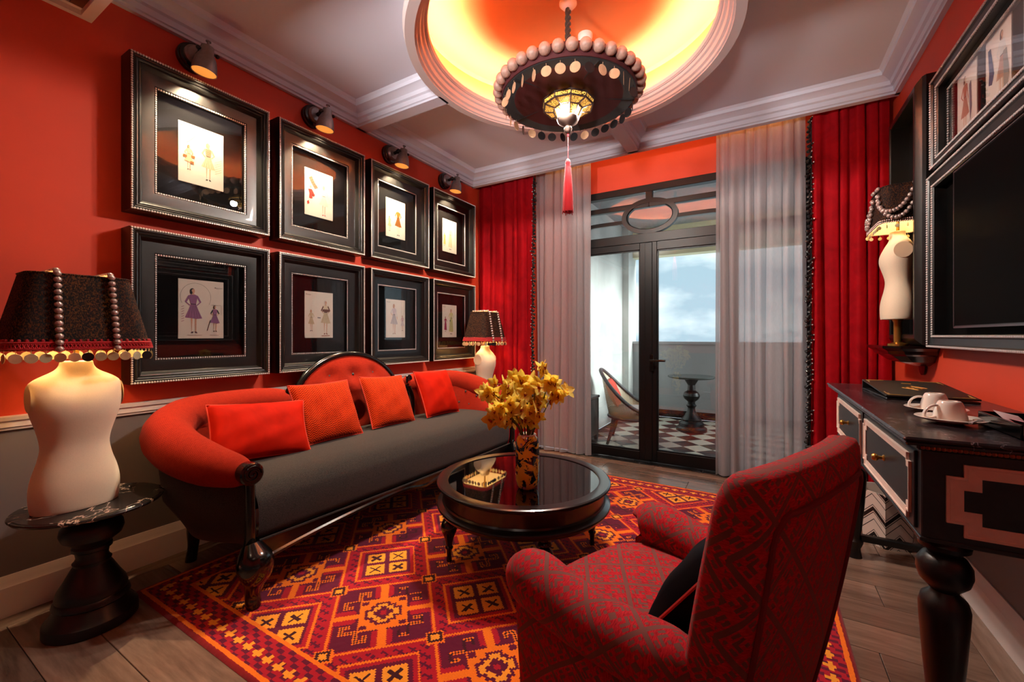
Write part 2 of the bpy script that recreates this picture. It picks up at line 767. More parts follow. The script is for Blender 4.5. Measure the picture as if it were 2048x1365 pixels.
# ring beam with mouldings
prof = [(RO, ZC), (RO, ZCR + .05), (RO + .012, ZCR + .045), (RO, ZCR + .03), (RO, ZCR), (RF, ZCR), (RF, ZCR + .008), (RF - .012, ZCR + .012),
        (RF - .014, ZCR + .03), (RF - .03, ZCR + .036), (RF - .036, ZCR + .06), (RF - .05, ZCR + .066), (RF - .054, ZCR + .085),
        (RI + .004, ZCR + .092), (RI, ZCR + .115), (RI + .012, ZCR + .125), (RI + .012, ZCR + .085), (RW, ZCR + .08)]
mb = MB().lathe(prof, 96, (DC[0], DC[1], 0))
mb.f = mb.f[:-2]; mb.m = mb.m[:-2]; mb.uv = mb.uv[:-2]
struct('trim_4', mb, m_ring, 'round stepped moulding around the lit ceiling recess', 'moulding', angle=25)
# recess drum
ZD = 3.31
mb = MB().lathe([(RW, ZCR + .07), (RW, ZD - .02), (RW - .02, ZD), (.001, ZD)], 96, (DC[0], DC[1], 0))
mb.f = [f for f in mb.f if len(f) == 4]; mb.m = [0] * len(mb.f); mb.uv = mb.uv[:len(mb.f)]
struct('ceiling_recess', mb, m_orange, 'orange painted round recess in the ceiling', 'ceiling recess', angle=35)
# LED strip on the hidden ledge
led = MB().tube([(DC[0] + .905 * math.cos(a), DC[1] + .905 * math.sin(a), ZCR + .094) for a in np.linspace(0, 2 * PI, 96, endpoint=False)], .008, 6, closed=True)
led = led.build('led_strip', emis('warm_led', (255, 236, 200), POWER['cove'] * 3.0))
tag(led, 'warm LED strip lying on the ledge of the ceiling recess', 'LED strip')
# crown and beams
CP = [(0, ZCR), (.028, ZCR), (.03, ZCR + .014), (.04, ZCR + .018), (.044, ZCR + .05), (.06, ZCR + .058), (.066, ZCR + .085),
      (.10, ZCR + .108), (.118, ZCR + .112), (.122, ZCR + .135), (.14, ZC)]


def crown_line(p0, p1, inward):
    """profile along p0->p1 ; inward unit normal"""
    rows = []
    for p in (p0, p1):
        rows.append([(p[0] + inward[0] * o, p[1] + inward[1] * o, z) for o, z in CP])
    return rows


def crown(name, p0, p1, inward, label):
    mb = MB().grid(crown_line(p0, p1, inward))
    return struct(name, mb, m_ceil, label, 'crown moulding', angle=25)


crown('trim_5', (XL, .72), (XL, 4.0), (1, 0), 'crown moulding above the picture wall')
crown('trim_6', (XR, .72), (XR, 4.0), (-1, 0), 'crown moulding above the right wall')
mb = MB().grid(crown_line((XL, 4.0), (XR, 4.0), (0, -1))).box(XL, XR, 4.0, 4.022, ZCR, ZC)
struct('trim_7', mb, m_ceil, 'crown moulding and pelmet board in front of the curtains', 'crown moulding', angle=25)


def beam(name, p0, p1, label):
    d = Vector((p1[0] - p0[0], p1[1] - p0[1])).normalized()
    nrm = Vector((-d.y, d.x))
    hw = .05
    prof = [(hw + .11, ZC)] + [(hw + o - .028, z) for o, z in CP[::-1][1:-1]] + [(hw, ZCR)]
    full = [(o, z) for o, z in prof] + [(-o, z) for o, z in prof[::-1]]
    rows = [[(p[0] + nrm.x * o, p[1] + nrm.y * o, z) for o, z in full] for p in (p0, p1)]
    struct(name, MB().grid(rows), m_ceil, label, 'ceiling beam', angle=25)


beam('ceiling_beam_1', (XL, 2.40), (DC[0] - RO + .02, 2.40), 'ceiling beam from the picture wall to the ring')
beam('ceiling_beam_2', (DC[0], DC[1] + RO - .02), (DC[0], 4.0), 'ceiling beam from the ring to the door wall')
beam('ceiling_beam_3', (DC[0] + RO - .02, 2.40), (XR, 2.40), 'ceiling beam from the ring to the right wall')
beam('ceiling_beam_4', (DC[0], .72), (DC[0], DC[1] - RO + .02), 'ceiling beam from the ring towards the entry soffit')
# lower soffit over the entry side
mb = MB()
mb.box(XL, XR, .70, .745, 2.825, ZC, 0)
mb.box(XL, XL + .028, YF, .70, 2.825, ZC, 0)
mb.box(XR - .05, XR, YF, .70, 2.825, ZC, 0)
mb.box(XL + .028, XL + .05, YF, .70, 2.85, 2.90, 0)
mb.box(XL + .05, XR - .05, .655, .70, 2.85, 2.93, 1)
mb.box(XL + .05, XL + .09, YF, .655, 2.87, 2.93, 1)
mb.box(XL + .028, XR - .05, YF, .70, 2.93, ZC, 1)
struct('ceiling_soffit', mb, [m_white, m_brownpanel], 'lowered soffit with white rim and brown panel over the entry side', 'soffit', smooth=False)
# light behind the pelmet, washing the wall above the door
pl = MB().box(-1.9, .3, 4.06, 4.08, 3.085, 3.1).build('pelmet_led_strip', emis('warm_led2', (255, 186, 100), POWER['pelmet']), smooth=False)
tag(pl, 'warm LED strip behind the pelmet above the curtains', 'LED strip')

# ------------------------------------------------------------------ balcony door and transom
YD = YB - .02
door = empty('door_1', (0, YD, 0))
tag(door, 'black steel double glazed door to the balcony', 'door', kind='structure')


def dbox(mb, x0, x1, z0, z1, y0=-.01, y1=.05, b=.003):
    return mb.bbox(x0, x1, y0, y1, z0, z1, b)


OX0, OX1 = -1.75, .36       # opening
DX0, DX1 = -1.66, -.225     # door
mb = MB()
dbox(mb, OX0, DX0, 0, 2.74, -.012, .07)
dbox(mb, DX1, DX1 + .06, 0, 2.74, -.012, .07)
dbox(mb, .31, .36, 0, 2.74, -.012, .07)
dbox(mb, DX0, .31, 2.675, 2.745, -.012, .07)
dbox(mb, DX0, .31, 2.175, 2.265, -.012, .07)
dbox(mb, DX1 + .06, .31, 0, .07, -.01, .06)
mb.build('door_frame', m_steel, door, smooth=False)
XM = (DX0 + DX1) / 2


def leaf(x0, x1, glz=(.10, 2.105), st=.085):
    e = empty('door_leaf', (0, 0, 0), parent=door)
    b = MB()
    dbox(b, x0, x0 + st, .012, 2.172, -.02, .03)
    dbox(b, x1 - st, x1, .012, 2.172, -.02, .03)
    dbox(b, x0 + st, x1 - st, .012, glz[0], -.02, .03)
    dbox(b, x0 + st, x1 - st, glz[1], 2.172, -.02, .03)
    # glazing bead
    for (a, c, d, f) in ((x0 + st, x0 + st + .012, glz[0], glz[1]), (x1 - st - .012, x1 - st, glz[0], glz[1]),
                         (x0 + st, x1 - st, glz[0], glz[0] + .012), (x0 + st, x1 - st, glz[1] - .012, glz[1])):
        b.box(a, c, -.008, .018, d, f)
    b.build('leaf_frame', m_steel, e, smooth=False)
    MB().box(x0 + st, x1 - st, .003, .007, glz[0], glz[1]).build('pane', m_glass, e, smooth=False)
    return e


leaf(DX0, XM - .002)
rl = leaf(XM + .002, DX1, (.125, 2.09), .075)
MB().bbox(XM - .035, XM + .035, -.034, -.018, .03, 2.165, .003).build('astragal', m_steel, door, smooth=False)
# handle
hb = MB().bbox(XM + .012, XM + .052, -.046, -.034, .90, 1.07, .005)
hb.tube([(XM + .03, -.04, 1.01), (XM + .03, -.085, 1.01), (XM + .045, -.092, 1.01), (XM + .17, -.092, 1.012)], .011, 10)
hb.lathe([(.012, -.052), (.012, -.046)], 12, (XM + .03, 0, .94), axis='y')
hb.build('handle', m_blackgloss, rl)
# right sidelight panes
MB().box(DX1 + .06, .31, .02, .024, .07, 2.175).build('pane', m_glass, door, smooth=False)
MB().box(DX1 + .06, .31, .02, .024, 2.265, 2.675).build('pane', m_glass, door, smooth=False)

# transom: oval with rails
tr = empty('window_1', (0, YD, 0))
tag(tr, 'transom window with an oval pane above the balcony door', 'window', kind='structure')
OC = (XM, 2.435)
OA, OB = .215, .125
mb = MB()
ring = []
for (ea, eb, yy) in ((OA + .055, OB + .05, .04), (OA + .055, OB + .05, -.012), (OA + .01, OB + .008, -.012), (OA, OB, 0.0), (OA, OB, .04)):
    ring.append([(OC[0] + ea * math.cos(t), yy, OC[1] + eb * math.sin(t)) for t in np.linspace(0, 2 * PI, 48, endpoint=False)])
ring.append(ring[0])
mb.grid(ring, cv=True)
dbox(mb, XM - .032, XM + .032, OC[1] + OB + .03, 2.68, -.01, .04)
zu = 2.575
zl = 2.40
dbox(mb, DX0, XM, 2.525, zu, -.01, .04)
dbox(mb, XM, DX1, 2.525, zu, -.01, .04)
for sgn in (-1, 1):
    xo = DX0 if sgn < 0 else DX1
    xi = XM + sgn * (OA + .03)
    pts = [(xi, .015, zl + .005), (xo - sgn * .17, .015, zl + .005), (xo - sgn * .09, .015, zl - .01), (xo - sgn * .04, .015, zl - .06), (xo - sgn * .02, .015, zl - .15)]
    pts = cspline(pts, 14)
    mb.tube(pts, .03, 4, sy=.8, up=(0, 1, 1))
mb.build('transom_frame', m_steel, tr, smooth=True, angle=30)
MB().box(DX0, DX1, .022, .026, 2.26, 2.68).build('pane', m_glass, tr, smooth=False)

# ------------------------------------------------------------------ balcony
m_bwall = M('balcony_render_white', (228, 228, 224), .8, vary=(1.2, .12), c2=(196, 198, 194))
m_bgrey = M('balcony_parapet_grey', (170, 172, 174), .8, vary=(2, .1))
m_tw = M('tile_white', (222, 216, 200), .35, vary=(9, .08))
m_tb = M('tile_black', (44, 44, 46), .35, vary=(9, .25))
m_tb_reflect = M('tile_black_rug_reflection', (92, 34, 28), .35, vary=(9, .25))  # black tile with the rug's reflection in the glass painted into its colour
BX0, BX1, BY1 = -1.86, 1.6, 6.8
bf = struct('balcony_floor', MB().box(BX0, BX1, YB + .14, BY1, -.08, -.004), m_joint, 'chequered tile floor of the balcony', 'floor', smooth=False)
T = .215
tmesh = [MB().bbox(-T / 2 + .001, T / 2 - .001, -T / 2 + .001, T / 2 - .001, -.02, 0, .0015).mesh('tile', mm, smooth=False) for mm in (m_tw, m_tb, m_tb_reflect)]
r2 = math.sqrt(.5)
for i in range(-18, 40):
    for j in range(-18, 40):
        p, q = (i + .5) * T, (j + .5) * T
        x, y_ = (p - q) * r2 - .9, (p + q) * r2 + 4.3
        if BX0 - .1 < x < .62 and YB + .2 < y_ < BY1 - .08:
            k = 0 if (i + j) % 2 == 0 else (1 if y_ < 5.3 else 2)  # farther black tiles get the painted red reflection
            if x < BX0 + .1:
                continue
            inst('tile', tmesh[k], bf, (x, y_, 0), (0, 0, PI / 4))
struct('balcony_wall', MB().box(BX0 - .15, BX0, YB + .14, 6.55, 0, 3.2).box(BX0 - .15, BX0 + .10, 6.55, BY1 + .2, 0, 3.2), m_bwall,
       'white rendered side wall of the balcony', 'wall', smooth=False)
struct('balcony_parapet', MB().box(BX0, BX1, BY1, BY1 + .15, .11, 1.12, 0).box(BX0, BX1, BY1 - .03, BY1 + .18, 1.12, 1.16, 0).box(BX0, BX1, BY1 - .012, BY1 + .15, 0, .11, 1),
       [m_bgrey, m_stone], 'grey balcony parapet with black skirting', 'parapet', smooth=False)
struct('balcony_lintel', MB().box(BX0, BX1, BY1, BY1 + .2, 2.50, 3.2), M('lintel_cream', (232, 220, 180), .8), 'cream beam across the balcony opening', 'beam', smooth=False)
struct('balcony_ceiling', MB().box(BX0 - .15, BX1, YB + .14, BY1 + .2, 2.95, 3.05), m_bgrey, 'balcony ceiling', 'ceiling', smooth=False)
struct('balcony_parapet_side', MB().box(BX1, BX1 + .15, YB + .14, BY1 + .15, 0, 1.16), m_bgrey, 'parapet closing the far side of the balcony', 'parapet', smooth=False)
# ================================================================== pictures on the left wall
INK = {}


def ink(c):
    if c not in INK:
        INK[c] = M('print_ink_%02x%02x%02x' % c, c, .7, vary=(40, .1))
    return INK[c]


SKIN, DARK, PALE = (226, 180, 150), (52, 46, 46), (214, 196, 160)


class Drawing:
    """flat printed shapes on a sheet: local x right, z up, lying just in front of the paper"""

    def __init__(self):
        self.mb = MB()
        self.rest = self.mb
        self.figs = []
        self.mats = []
        self.lvl = 0

    def mi(self, c):
        m = ink(c)
        if m not in self.mats:
            self.mats.append(m)
        return self.mats.index(m)

    def poly(self, pts, c):
        self.lvl += 1
        y = -.0006 - .00004 * self.lvl
        n = len(pts)
        cx = sum(p[0] for p in pts) / n
        cz = sum(p[1] for p in pts) / n
        self.mb.add([(a, y, b) for a, b in pts] + [(cx, y, cz)], [(i, (i + 1) % n, n) for i in range(n)], self.mi(c))

    def ell(self, cx, cz, rx, rz, c, n=14):
        self.poly([(cx + rx * math.cos(2 * PI * k / n), cz + rz * math.sin(2 * PI * k / n)) for k in range(n)], c)

    def stroke(self, pts, w, c):
        P = [Vector(p) for p in pts]
        for a, b in zip(P[:-1], P[1:]):
            d = (b - a)
            if d.length < 1e-6:
                continue
            n = Vector((-d.y, d.x)).normalized() * w / 2
            self.lvl += 1
            y = -.0006 - .00004 * self.lvl
            self.mb.add([(a.x - n.x, y, a.y - n.y), (b.x - n.x, y, b.y - n.y), (b.x + n.x, y, b.y + n.y), (a.x + n.x, y, a.y + n.y)], [(0, 1, 2, 3)], self.mi(c))

    def woman(self, x, z, s, top, skirt, hair=DARK, sleeve=None, stripes=None, long=False, pleats=True, lean=0.0, shoes=DARK, skin=SKIN, arm='hip', hat=None):
        """x,z = feet; s = height"""
        self.mb = MB()
        self.figs.append(self.mb)
        def q(a, b):
            return (x + a * s + lean * b * s, z + b * s)
        sl = sleeve or top
        hem = .10 if long else .32
        for sg in (-1, 1):      # legs
            if not long:
                self.poly([q(sg * .055, .34), q(sg * .02, .34), q(sg * .03 - .008, .03), q(sg * .03 + .012 * sg, .03)], skin)
            self.poly([q(sg * .025 - .02, .035), q(sg * .025 + .02, .035), q(sg * .045 + .025, 0.0), q(sg * .045 - .02, 0.0)], shoes)
        w = .13 if long else .16
        self.poly([q(-.05, .62), q(.05, .62), q(.09, .5), q(w, hem), q(.05, hem - .015), q(-.05, hem), q(-w, hem + .01), q(-.09, .5)], skirt)
        if pleats:
            dk = tuple(int(v * .72) for v in skirt)
            for t in (-.7, -.3, .1, .5, .8):
                self.stroke([q(t * .05, .6), q(t * w * .95, hem + .01)], .006 * s, dk)
        self.poly([q(-.085, .80), q(-.03, .83), q(.03, .83), q(.085, .80), q(.07, .72), q(.05, .62), q(-.05, .62), q(-.07, .72)], top)
        if stripes:
            for k in range(7):
                zz = .64 + k * .025
                self.stroke([q(-.062, zz), q(.062, zz)], .009 * s, stripes)
        # arms
        self.poly([q(-.085, .81), q(-.06, .78), q(-.12, .66), q(-.155, .67)], sl)
        self.poly([q(-.155, .67), q(-.12, .66), q(-.055, .60), q(-.07, .585)], sl if sleeve is None else skin)
        if arm == 'hip':
            self.poly([q(.085, .81), q(.06, .78), q(.115, .66), q(.15, .67)], sl)
            self.poly([q(.15, .67), q(.115, .66), q(.055, .60), q(.07, .585)], sl if sleeve is None else skin)
        else:
            self.poly([q(.085, .81), q(.06, .78), q(.105, .56), q(.135, .56)], sl)
            self.poly([q(.135, .56), q(.105, .56), q(.125, .47), q(.14, .48)], skin)
        self.stroke([q(-.05, .62), q(.05, .62)], .014 * s, DARK)
        self.poly([q(-.018, .86), q(.018, .86), q(.022, .82), q(-.022, .82)], skin)
        self.ell(*q(-.012, .905), .045 * s, .055 * s, hair)
        self.ell(*q(.004, .90), .031 * s, .044 * s, skin)
        self.ell(*q(-.035, .865), .022 * s, .035 * s, hair)
        if hat:
            self.poly([q(-.06, .935), q(.06, .945), q(.03, .985), q(-.03, .985)], hat)
        self.mb = self.rest

    def script(self, x, z, w, c=DARK):
        """small handwritten mark"""
        self.ell(x + w * .06, z, w * .07, w * .075, c, 8)
        pts = [(x + w * (.12 + .86 * t), z + w * (.055 * math.sin(t * 26) - .03)) for t in np.linspace(0, 1, 26)]
        self.stroke(pts, w * .035, c)
        self.stroke([(x + w * .2, z - w * .16), (x + w * .85, z - w * .17)], w * .02, (150, 130, 110))

    def build(self, parent):
        for f in self.figs:
            f.build('printed_figure', self.mats, parent, smooth=False, recalc=False)
        if self.rest.v:
            tag(self.rest.build('printed_marks', self.mats, parent, smooth=False, recalc=False), kind='stuff')


def draw(i):
    D = Drawing()
    L, Rr = -.1175, .1175
    b = -.172
    if i == 0:
        D.woman(.035, b + .04, .235, PALE, (232, 214, 176), hair=(206, 180, 130), stripes=(120, 78, 30), lean=0)
        D.woman(-.065, b + .075, .15, (226, 208, 168), (226, 208, 168), hair=(150, 110, 60), pleats=False)
        for xx, zz in ((-.085, .0), (-.045, .005), (-.05, -.03)):
            D.poly([(xx - .009, zz - .008 - .02), (xx + .009, zz - .008 - .02), (xx + .009, zz + .006 - .02), (xx - .009, zz + .006 - .02)], (150, 104, 46))
        for k in range(6):
            D.stroke([(.07, -.01 - k * .014), (.105, .012 - k * .014)], .0016, (170, 140, 90))
        D.stroke(cspline([(-.08, .06), (-.05, .09), (-.02, .13), (.0, .145)], 8), .0016, (200, 176, 130))
        D.script(L + .012, .15, .045, (120, 84, 40))
    elif i == 1:
        D.woman(.04, b + .02, .24, (240, 232, 220), (240, 230, 214), hair=(226, 206, 176), shoes=(206, 70, 50), pleats=False)
        D.poly([(-.085, .105), (-.06, .125), (-.035, .075), (-.01, .05), (-.035, .03), (-.065, .07)], (214, 120, 96))
        for k in range(6):
            D.stroke([(-.082 + k * .011, .098 - k * .012), (-.058 + k * .011, .112 - k * .012)], .0022, (150, 50, 40))
        D.poly([(-.09, .02), (-.06, .024), (-.035, -.015), (-.045, -.03), (-.055, -.012), (-.056, -.045), (-.082, -.045), (-.08, -.01)], (196, 52, 34))
        D.poly([(-.1, -.075), (-.085, -.062), (-.08, -.085), (-.095, -.095)], (196, 52, 34))
        D.ell(-.07, .04, .008, .011, SKIN)
        D.script(L + .008, .152, .04, (170, 120, 100))
        D.stroke([(.07, .0), (.1, -.05), (.07, -.055)], .0014, (210, 190, 170))
    elif i == 2:
        D.woman(.03, b + .025, .265, (176, 128, 40), (164, 104, 34), hair=(236, 220, 180), pleats=True, skin=(240, 226, 196))
        D.woman(-.075, b + .05, .14, (222, 206, 160), (226, 206, 160), hair=(140, 120, 80), pleats=False)
        D.script(L + .01, .15, .04, (120, 110, 70))
    elif i == 3:
        D.woman(.01, b + .03, .26, (232, 232, 196), (228, 230, 190), long=True, hair=(226, 220, 190), pleats=True, skin=(246, 232, 214))
        D.woman(-.085, b + .06, .14, (206, 206, 120), (206, 206, 120), long=True, hair=(180, 170, 120), pleats=False)
        D.script(L + .008, .15, .04, (120, 120, 90))
    elif i == 4:
        P = (164, 112, 156)
        D.stroke([(-.03 + .078 * math.cos(t), .07 + .083 * math.sin(t)) for t in np.linspace(-.5, 3.6, 26)], .0018, (150, 150, 140))
        D.woman(-.04, b + .03, .275, P, P, hair=(40, 38, 40), shoes=(92, 60, 76), lean=-.02)
        D.woman(.07, b + .04, .165, P, P, hair=(40, 38, 40), sleeve=(44, 44, 46))
        D.stroke([(.045, b + .11), (.028, b + .045)], .003, (40, 40, 44))
        D.stroke([(.05, .03), (.104, .028), (.104, -.03)], .0014, (140, 130, 120))
        for k in range(7):
            D.stroke([(-.104, .01 - k * .014), (-.09, .016 - k * .014)], .003, (190, 140, 150))
        D.script(.068, .135, .042, (60, 56, 56))
        D.stroke([(-.075, b + .02), (.0, b + .018)], .002, (140, 110, 100))
        D.stroke([(.04, b + .02), (.09, b + .018)], .002, (140, 110, 100))
    elif i == 5:
        D.woman(.055, b + .025, .27, (236, 222, 190), (226, 208, 172), hair=(232, 224, 214), sleeve=(112, 70, 60), shoes=(150, 90, 70))
        D.poly([(.03, .045), (.085, .045), (.09, .028), (.058, .02), (.024, .028)], (120, 76, 66))
        D.woman(-.065, b + .05, .165, (226, 206, 170), (224, 200, 164), hair=(206, 160, 120), pleats=False, long=False)
        D.stroke([(-.015, -.02), (.012, -.022)], .008, (140, 140, 140))
        D.stroke([(.02, b + .014), (.09, b + .016)], .006, (170, 110, 80))
        D.script(L + .01, .15, .04, (90, 80, 70))
    elif i == 6:
        D.woman(-.02, b + .03, .285, (226, 210, 214), (214, 208, 208), hair=(206, 160, 130), sleeve=(224, 222, 224), arm='down', shoes=(190, 160, 140))
        D.woman(.082, b + .06, .15, (224, 186, 186), (226, 214, 212), hair=(200, 170, 150), pleats=False)
        D.script(L + .01, .148, .04, (70, 66, 66))
    else:
        D.woman(.025, b + .03, .285, (226, 222, 160), (222, 218, 150), long=True, hair=(214, 180, 160), pleats=True)
        D.woman(-.07, b + .06, .165, (164, 40, 84), (164, 40, 84), long=True, hair=(70, 40, 40), pleats=False)
        D.poly([(.0, .01), (.012, .018), (.01, -.012), (.002, -.006)], (30, 80, 50))
        D.script(L + .01, .15, .04, (90, 80, 80))
    return D


m_paper = M('drawing_paper', (250, 244, 228), .75, vary=(20, .05))
m_mat = M('black_mat_board', (7, 6, 7), .85, spec=.15)
FW, FH = .713, .822
FPROF = [(0, 0), (0, .105), (.004, .118), (.018, .12), (.024, .112), (.028, .114), (.034, .112), (.038, .104), (.042, .106), (.048, .103),
         (.056, .082), (.062, .074), (.066, .074), (.118, .068), (.122, .062), (.132, .06), (.132, .028)]
m_frame = None


def frame_wood():
    m, nt, b = new_mat('black_brushed_frame_wood')
    v = nt.coord('Object')
    n1 = nt.noise(16, 6, v, .65, .6, (1, 1, 1))
    n2 = nt.noise(120, 3, v, .6, 0, (.2, 1, 1))
    col = nt.ramp(n1 * .6 + n2 * .4, [(.4, lin((5, 5, 5))), (.7, lin((22, 21, 21)))])
    nt.link(col.s, b.inputs['Base Color'])
    b.inputs['Roughness'].default_value = .36
    b.inputs['Coat Weight'].default_value = .2
    set_bump(nt, b, n2, .2, .001)
    return m


m_frame = frame_wood()


def bead_row(mb, w, h, out, step, r, nu=6, nv=4):
    for (x0, z0, x1, z1) in ((-w / 2, -h / 2, w / 2, -h / 2), (w / 2, -h / 2, w / 2, h / 2), (w / 2, h / 2, -w / 2, h / 2), (-w / 2, h / 2, -w / 2, -h / 2)):
        L = math.hypot(x1 - x0, z1 - z0)
        n = int(L / step)
        for k in range(n):
            t = k / n
            mb.sphere((x0 + (x1 - x0) * t, -out, z0 + (z1 - z0) * t), r, nu, nv)
    return mb


me_frame = MB().rect_sweep(FPROF, FW, FH).mesh('picture_frame_moulding', m_frame, angle=20)
_b = bead_row(MB(), FW - .014, FH - .014, .12, .0118, .0056)
bead_row(_b, FW - .252, FH - .252, .062, .0118, .005)
me_beads = _b.mesh('bead_trim', m_silverbead, recalc=False)
me_backing = MB().box(-FW / 2 + .01, FW / 2 - .01, -.03, -.002, -FH / 2 + .01, FH / 2 - .01).mesh('mat_board', m_mat, smooth=False)
me_pglass = MB().box(-FW / 2 + .13, FW / 2 - .13, -.051, -.048, -FH / 2 + .13, FH / 2 - .13).mesh('glass_pane', m_pglass, smooth=False)
me_paper = MB().box(-.1175, .1175, -.0005, .004, -.1725, .1725).mesh('sheet', m_paper, smooth=False)
PIC_LABELS = [
    'black framed drawing, striped blouse and pleated skirt, top row, first from the left',
    'black framed drawing with a red top and striped sleeve, second in top row',
    'black framed drawing of an ochre brown belted dress, top row, third from the left',
    'black framed drawing of a pale yellow gown, top row, beside the curtain',
    'black framed drawing of two purple dresses, bottom row, above the sofa arm',
    'black framed drawing, cream dress with brown fur sleeves, above the oval sofa back',
    'black framed drawing of a pale grey suit, bottom row, third from the left',
    'black framed drawing of a crimson and a yellow gown, bottom row, behind the far lamp']
for r in range(2):
    for k in range(4):
        yc = 1.215 + k * .774
        zc = 2.315 if r == 0 else 1.407
        i = r * 4 + k
        e = empty('framed_drawing', (XL + .001, yc, zc), PI / 2)
        tag(e, PIC_LABELS[i], 'picture', 'black framed fashion drawings on the left wall')
        inst('frame_moulding', me_frame, e)
        tag(inst('bead_trim', me_beads, e), 'rows of small silver beads', kind='stuff')
        inst('mat_board', me_backing, e)
        sh = inst('sheet', me_paper, e, (0, -.034, 0))
        inst('glass_pane', me_pglass, e)
        draw(i).build(sh)

# ================================================================== picture spots
m_zinc = M('brushed_zinc', (150, 140, 140), .38, .85, vary=(60, .12))
m_zincdark = M('dark_metal', (50, 46, 46), .35, .8)
m_spotin = emis('spot_reflector', (255, 164, 70), .42)
m_bulb = emis('spot_bulb', (255, 226, 180), 28)


def wall_spot(yc, i, z=2.888):
    e = empty('picture_spotlight', (XL + .001, yc, z), PI / 2)
    tag(e, ['zinc bell spotlight above the leftmost top picture', 'zinc bell spotlight above the second top picture',
            'zinc bell spotlight above the third top picture', 'zinc bell spotlight nearest the red curtain'][i],
        'wall spotlight', 'zinc spotlights above the pictures')
    MB().lathe([(.082, 0), (.082, -.022), (.075, -.027), (.075, -.042), (.066, -.047)], 28, axis='y').build('wall_rose', m_blackgloss, e, angle=30)
    MB().lathe([(.06, -.047), (.06, -.062), (.048, -.075), (.014, -.078)], 28, axis='y').build('mount_plate', m_zinc, e, angle=30)
    BO = .19
    a = MB().tube([(0, -.075, .0), (0, -.11, .006), (0, -BO + .03, -.005)], .014, 10)
    a.sphere((0, -.125, .006), .022)
    a.tube([(-.042, -BO, -.02), (.046, -BO, -.02)], .007, 8)
    a.sphere((-.046, -BO, -.02), .012).sphere((.05, -BO, -.02), .012)
    a.build('joint_arm', m_zincdark, e)
    prof = [(.014, .012), (.031, .008), (.034, -.03), (.039, -.04), (.05, -.065), (.057, -.098), (.062, -.142), (.0595, -.142), (.053, -.10), (.034, -.06)]
    bell = MB().lathe(prof, 28)
    bell.lathe([(.007, .036), (.007, .008)], 8).lathe([(.014, .041), (.014, .036)], 10)
    bl = bell.build('bell_shade', m_zinc, e, (0, -BO, 0), (math.radians(5), math.radians(5), 0), angle=35)
    MB().lathe([(.058, -.139), (.052, -.10), (.036, -.07)], 24).build('reflector', m_spotin, bl)
    MB().lathe([(.036, -.134), (.030, -.137), (.001, -.138)], 20).build('bulb', m_bulb, bl)
    add_light('spot_beam', 'SPOT', (0, -BO, -.145), POWER['spot'], WARM2, e, radius=.02, rot=(math.radians(16), 0, 0),
              spot_size=math.radians(100), spot_blend=.7)
    return e


for i, yy in enumerate((1.178, 1.947, 2.708, 3.468)):
    wall_spot(yy, i)

# ================================================================== chandelier
m_blackcloth = M('black_shade_cloth', (13, 12, 13), .8, bump=(300, .2), sheen=.15)
m_woodbead = M('wooden_bead', (176, 138, 122), .45, vary=(70, .25))
m_shell = M('shell_disc', (214, 168, 130), .28, .1, vary=(30, .2))
m_shelldark = M('dark_shell_disc', (38, 34, 36), .3, .4)
m_bronze = M('dark_bronze', (92, 74, 66), .4, .5, vary=(30, .25))
m_darkred = M('dark_red_band', (72, 18, 22), .7)
m_redsilk = M('red_silk', (168, 6, 20), .6, sheen=.2, bump=(300, .4), spec=.15)
CH = (-1.015, 2.395)
ch = empty('chandelier', (CH[0], CH[1], 2.70))
tag(ch, 'black disc chandelier with wooden bead rim and shell pendants under the recess', 'chandelier')
ch.rotation_euler = (0, 0, .2)
mb = MB().lathe([(.001, .085), (.30, .085), (.402, .075), (.402, 0.0), (.398, -.004), (.12, .012), (.001, .015)], 64)
mb.build('drum_shade', m_blackcloth, ch, angle=30)
for k in range(5):
    a = 2 * PI * k / 5 + .3
    MB().tube([(.15 * math.cos(a), .15 * math.sin(a), .006), (.397 * math.cos(a), .397 * math.sin(a), -.007)], .003, 6).build('seam', m_blackcloth, ch)
MB().lathe([(.403, .078), (.408, .078), (.408, 0), (.403, 0)], 64).build('rim_band', m_darkred, ch, angle=30)
bm_ = MB().sphere((0, 0, 0), .0335, 14, 9).mesh('wooden_bead', m_woodbead)
NB = 38
for k in range(NB):
    a = 2 * PI * k / NB
    inst('wooden_bead', bm_, ch, (.428 * math.cos(a), .428 * math.sin(a), .046), (0, 0, a))


def disc_mesh(r, mat, name='shell_disc'):
    mb = MB().lathe([(.001, -.0014), (r * .97, -.001), (r, 0), (r * .97, .001), (.001, .0014)], 18, (0, 0, -r - .012), axis='y')
    mb.tube([(0, 0, .0), (0, 0, -.013)], .0012, 5)
    return mb.mesh(name, mat)


dm1, dm2 = disc_mesh(.029, m_shell), disc_mesh(.029, m_shelldark)
ND = 32
for k in range(ND):
    a = 2 * PI * (k + .5) / ND
    wa = a + CAM_YAW * 0 + .2
    dark = random.random() < (.65 if math.sin(wa) > 0 else .05)  # far pendants mostly take the dark disc: their shade is put into the material
    inst('shell_disc', dm2 if dark else dm1, ch, (.39 * math.cos(a), .39 * math.sin(a), -.006), (random.uniform(-.08, .08), 0, a + PI / 2 + random.gauss(0, .45)))
# lantern
m_speck = glass_mat('speckled_amber_glass', (255, 214, 140), 1.0, .06)
m_amber = None


def amber_glass():
    m, nt, b = new_mat('lit_speckled_glass')
    n = nt.noise(160, 2, rough=.7)
    f = nt.ramp(n, [(.42, (0.01, .008, .004, 1)), (.52, lin((255, 196, 90)))])
    nt.link(f.s, b.inputs['Base Color'])
    nt.link(f.s, b.inputs['Emission Color'])
    b.inputs['Emission Strength'].default_value = .45
    b.inputs['Roughness'].default_value = .2
    return m


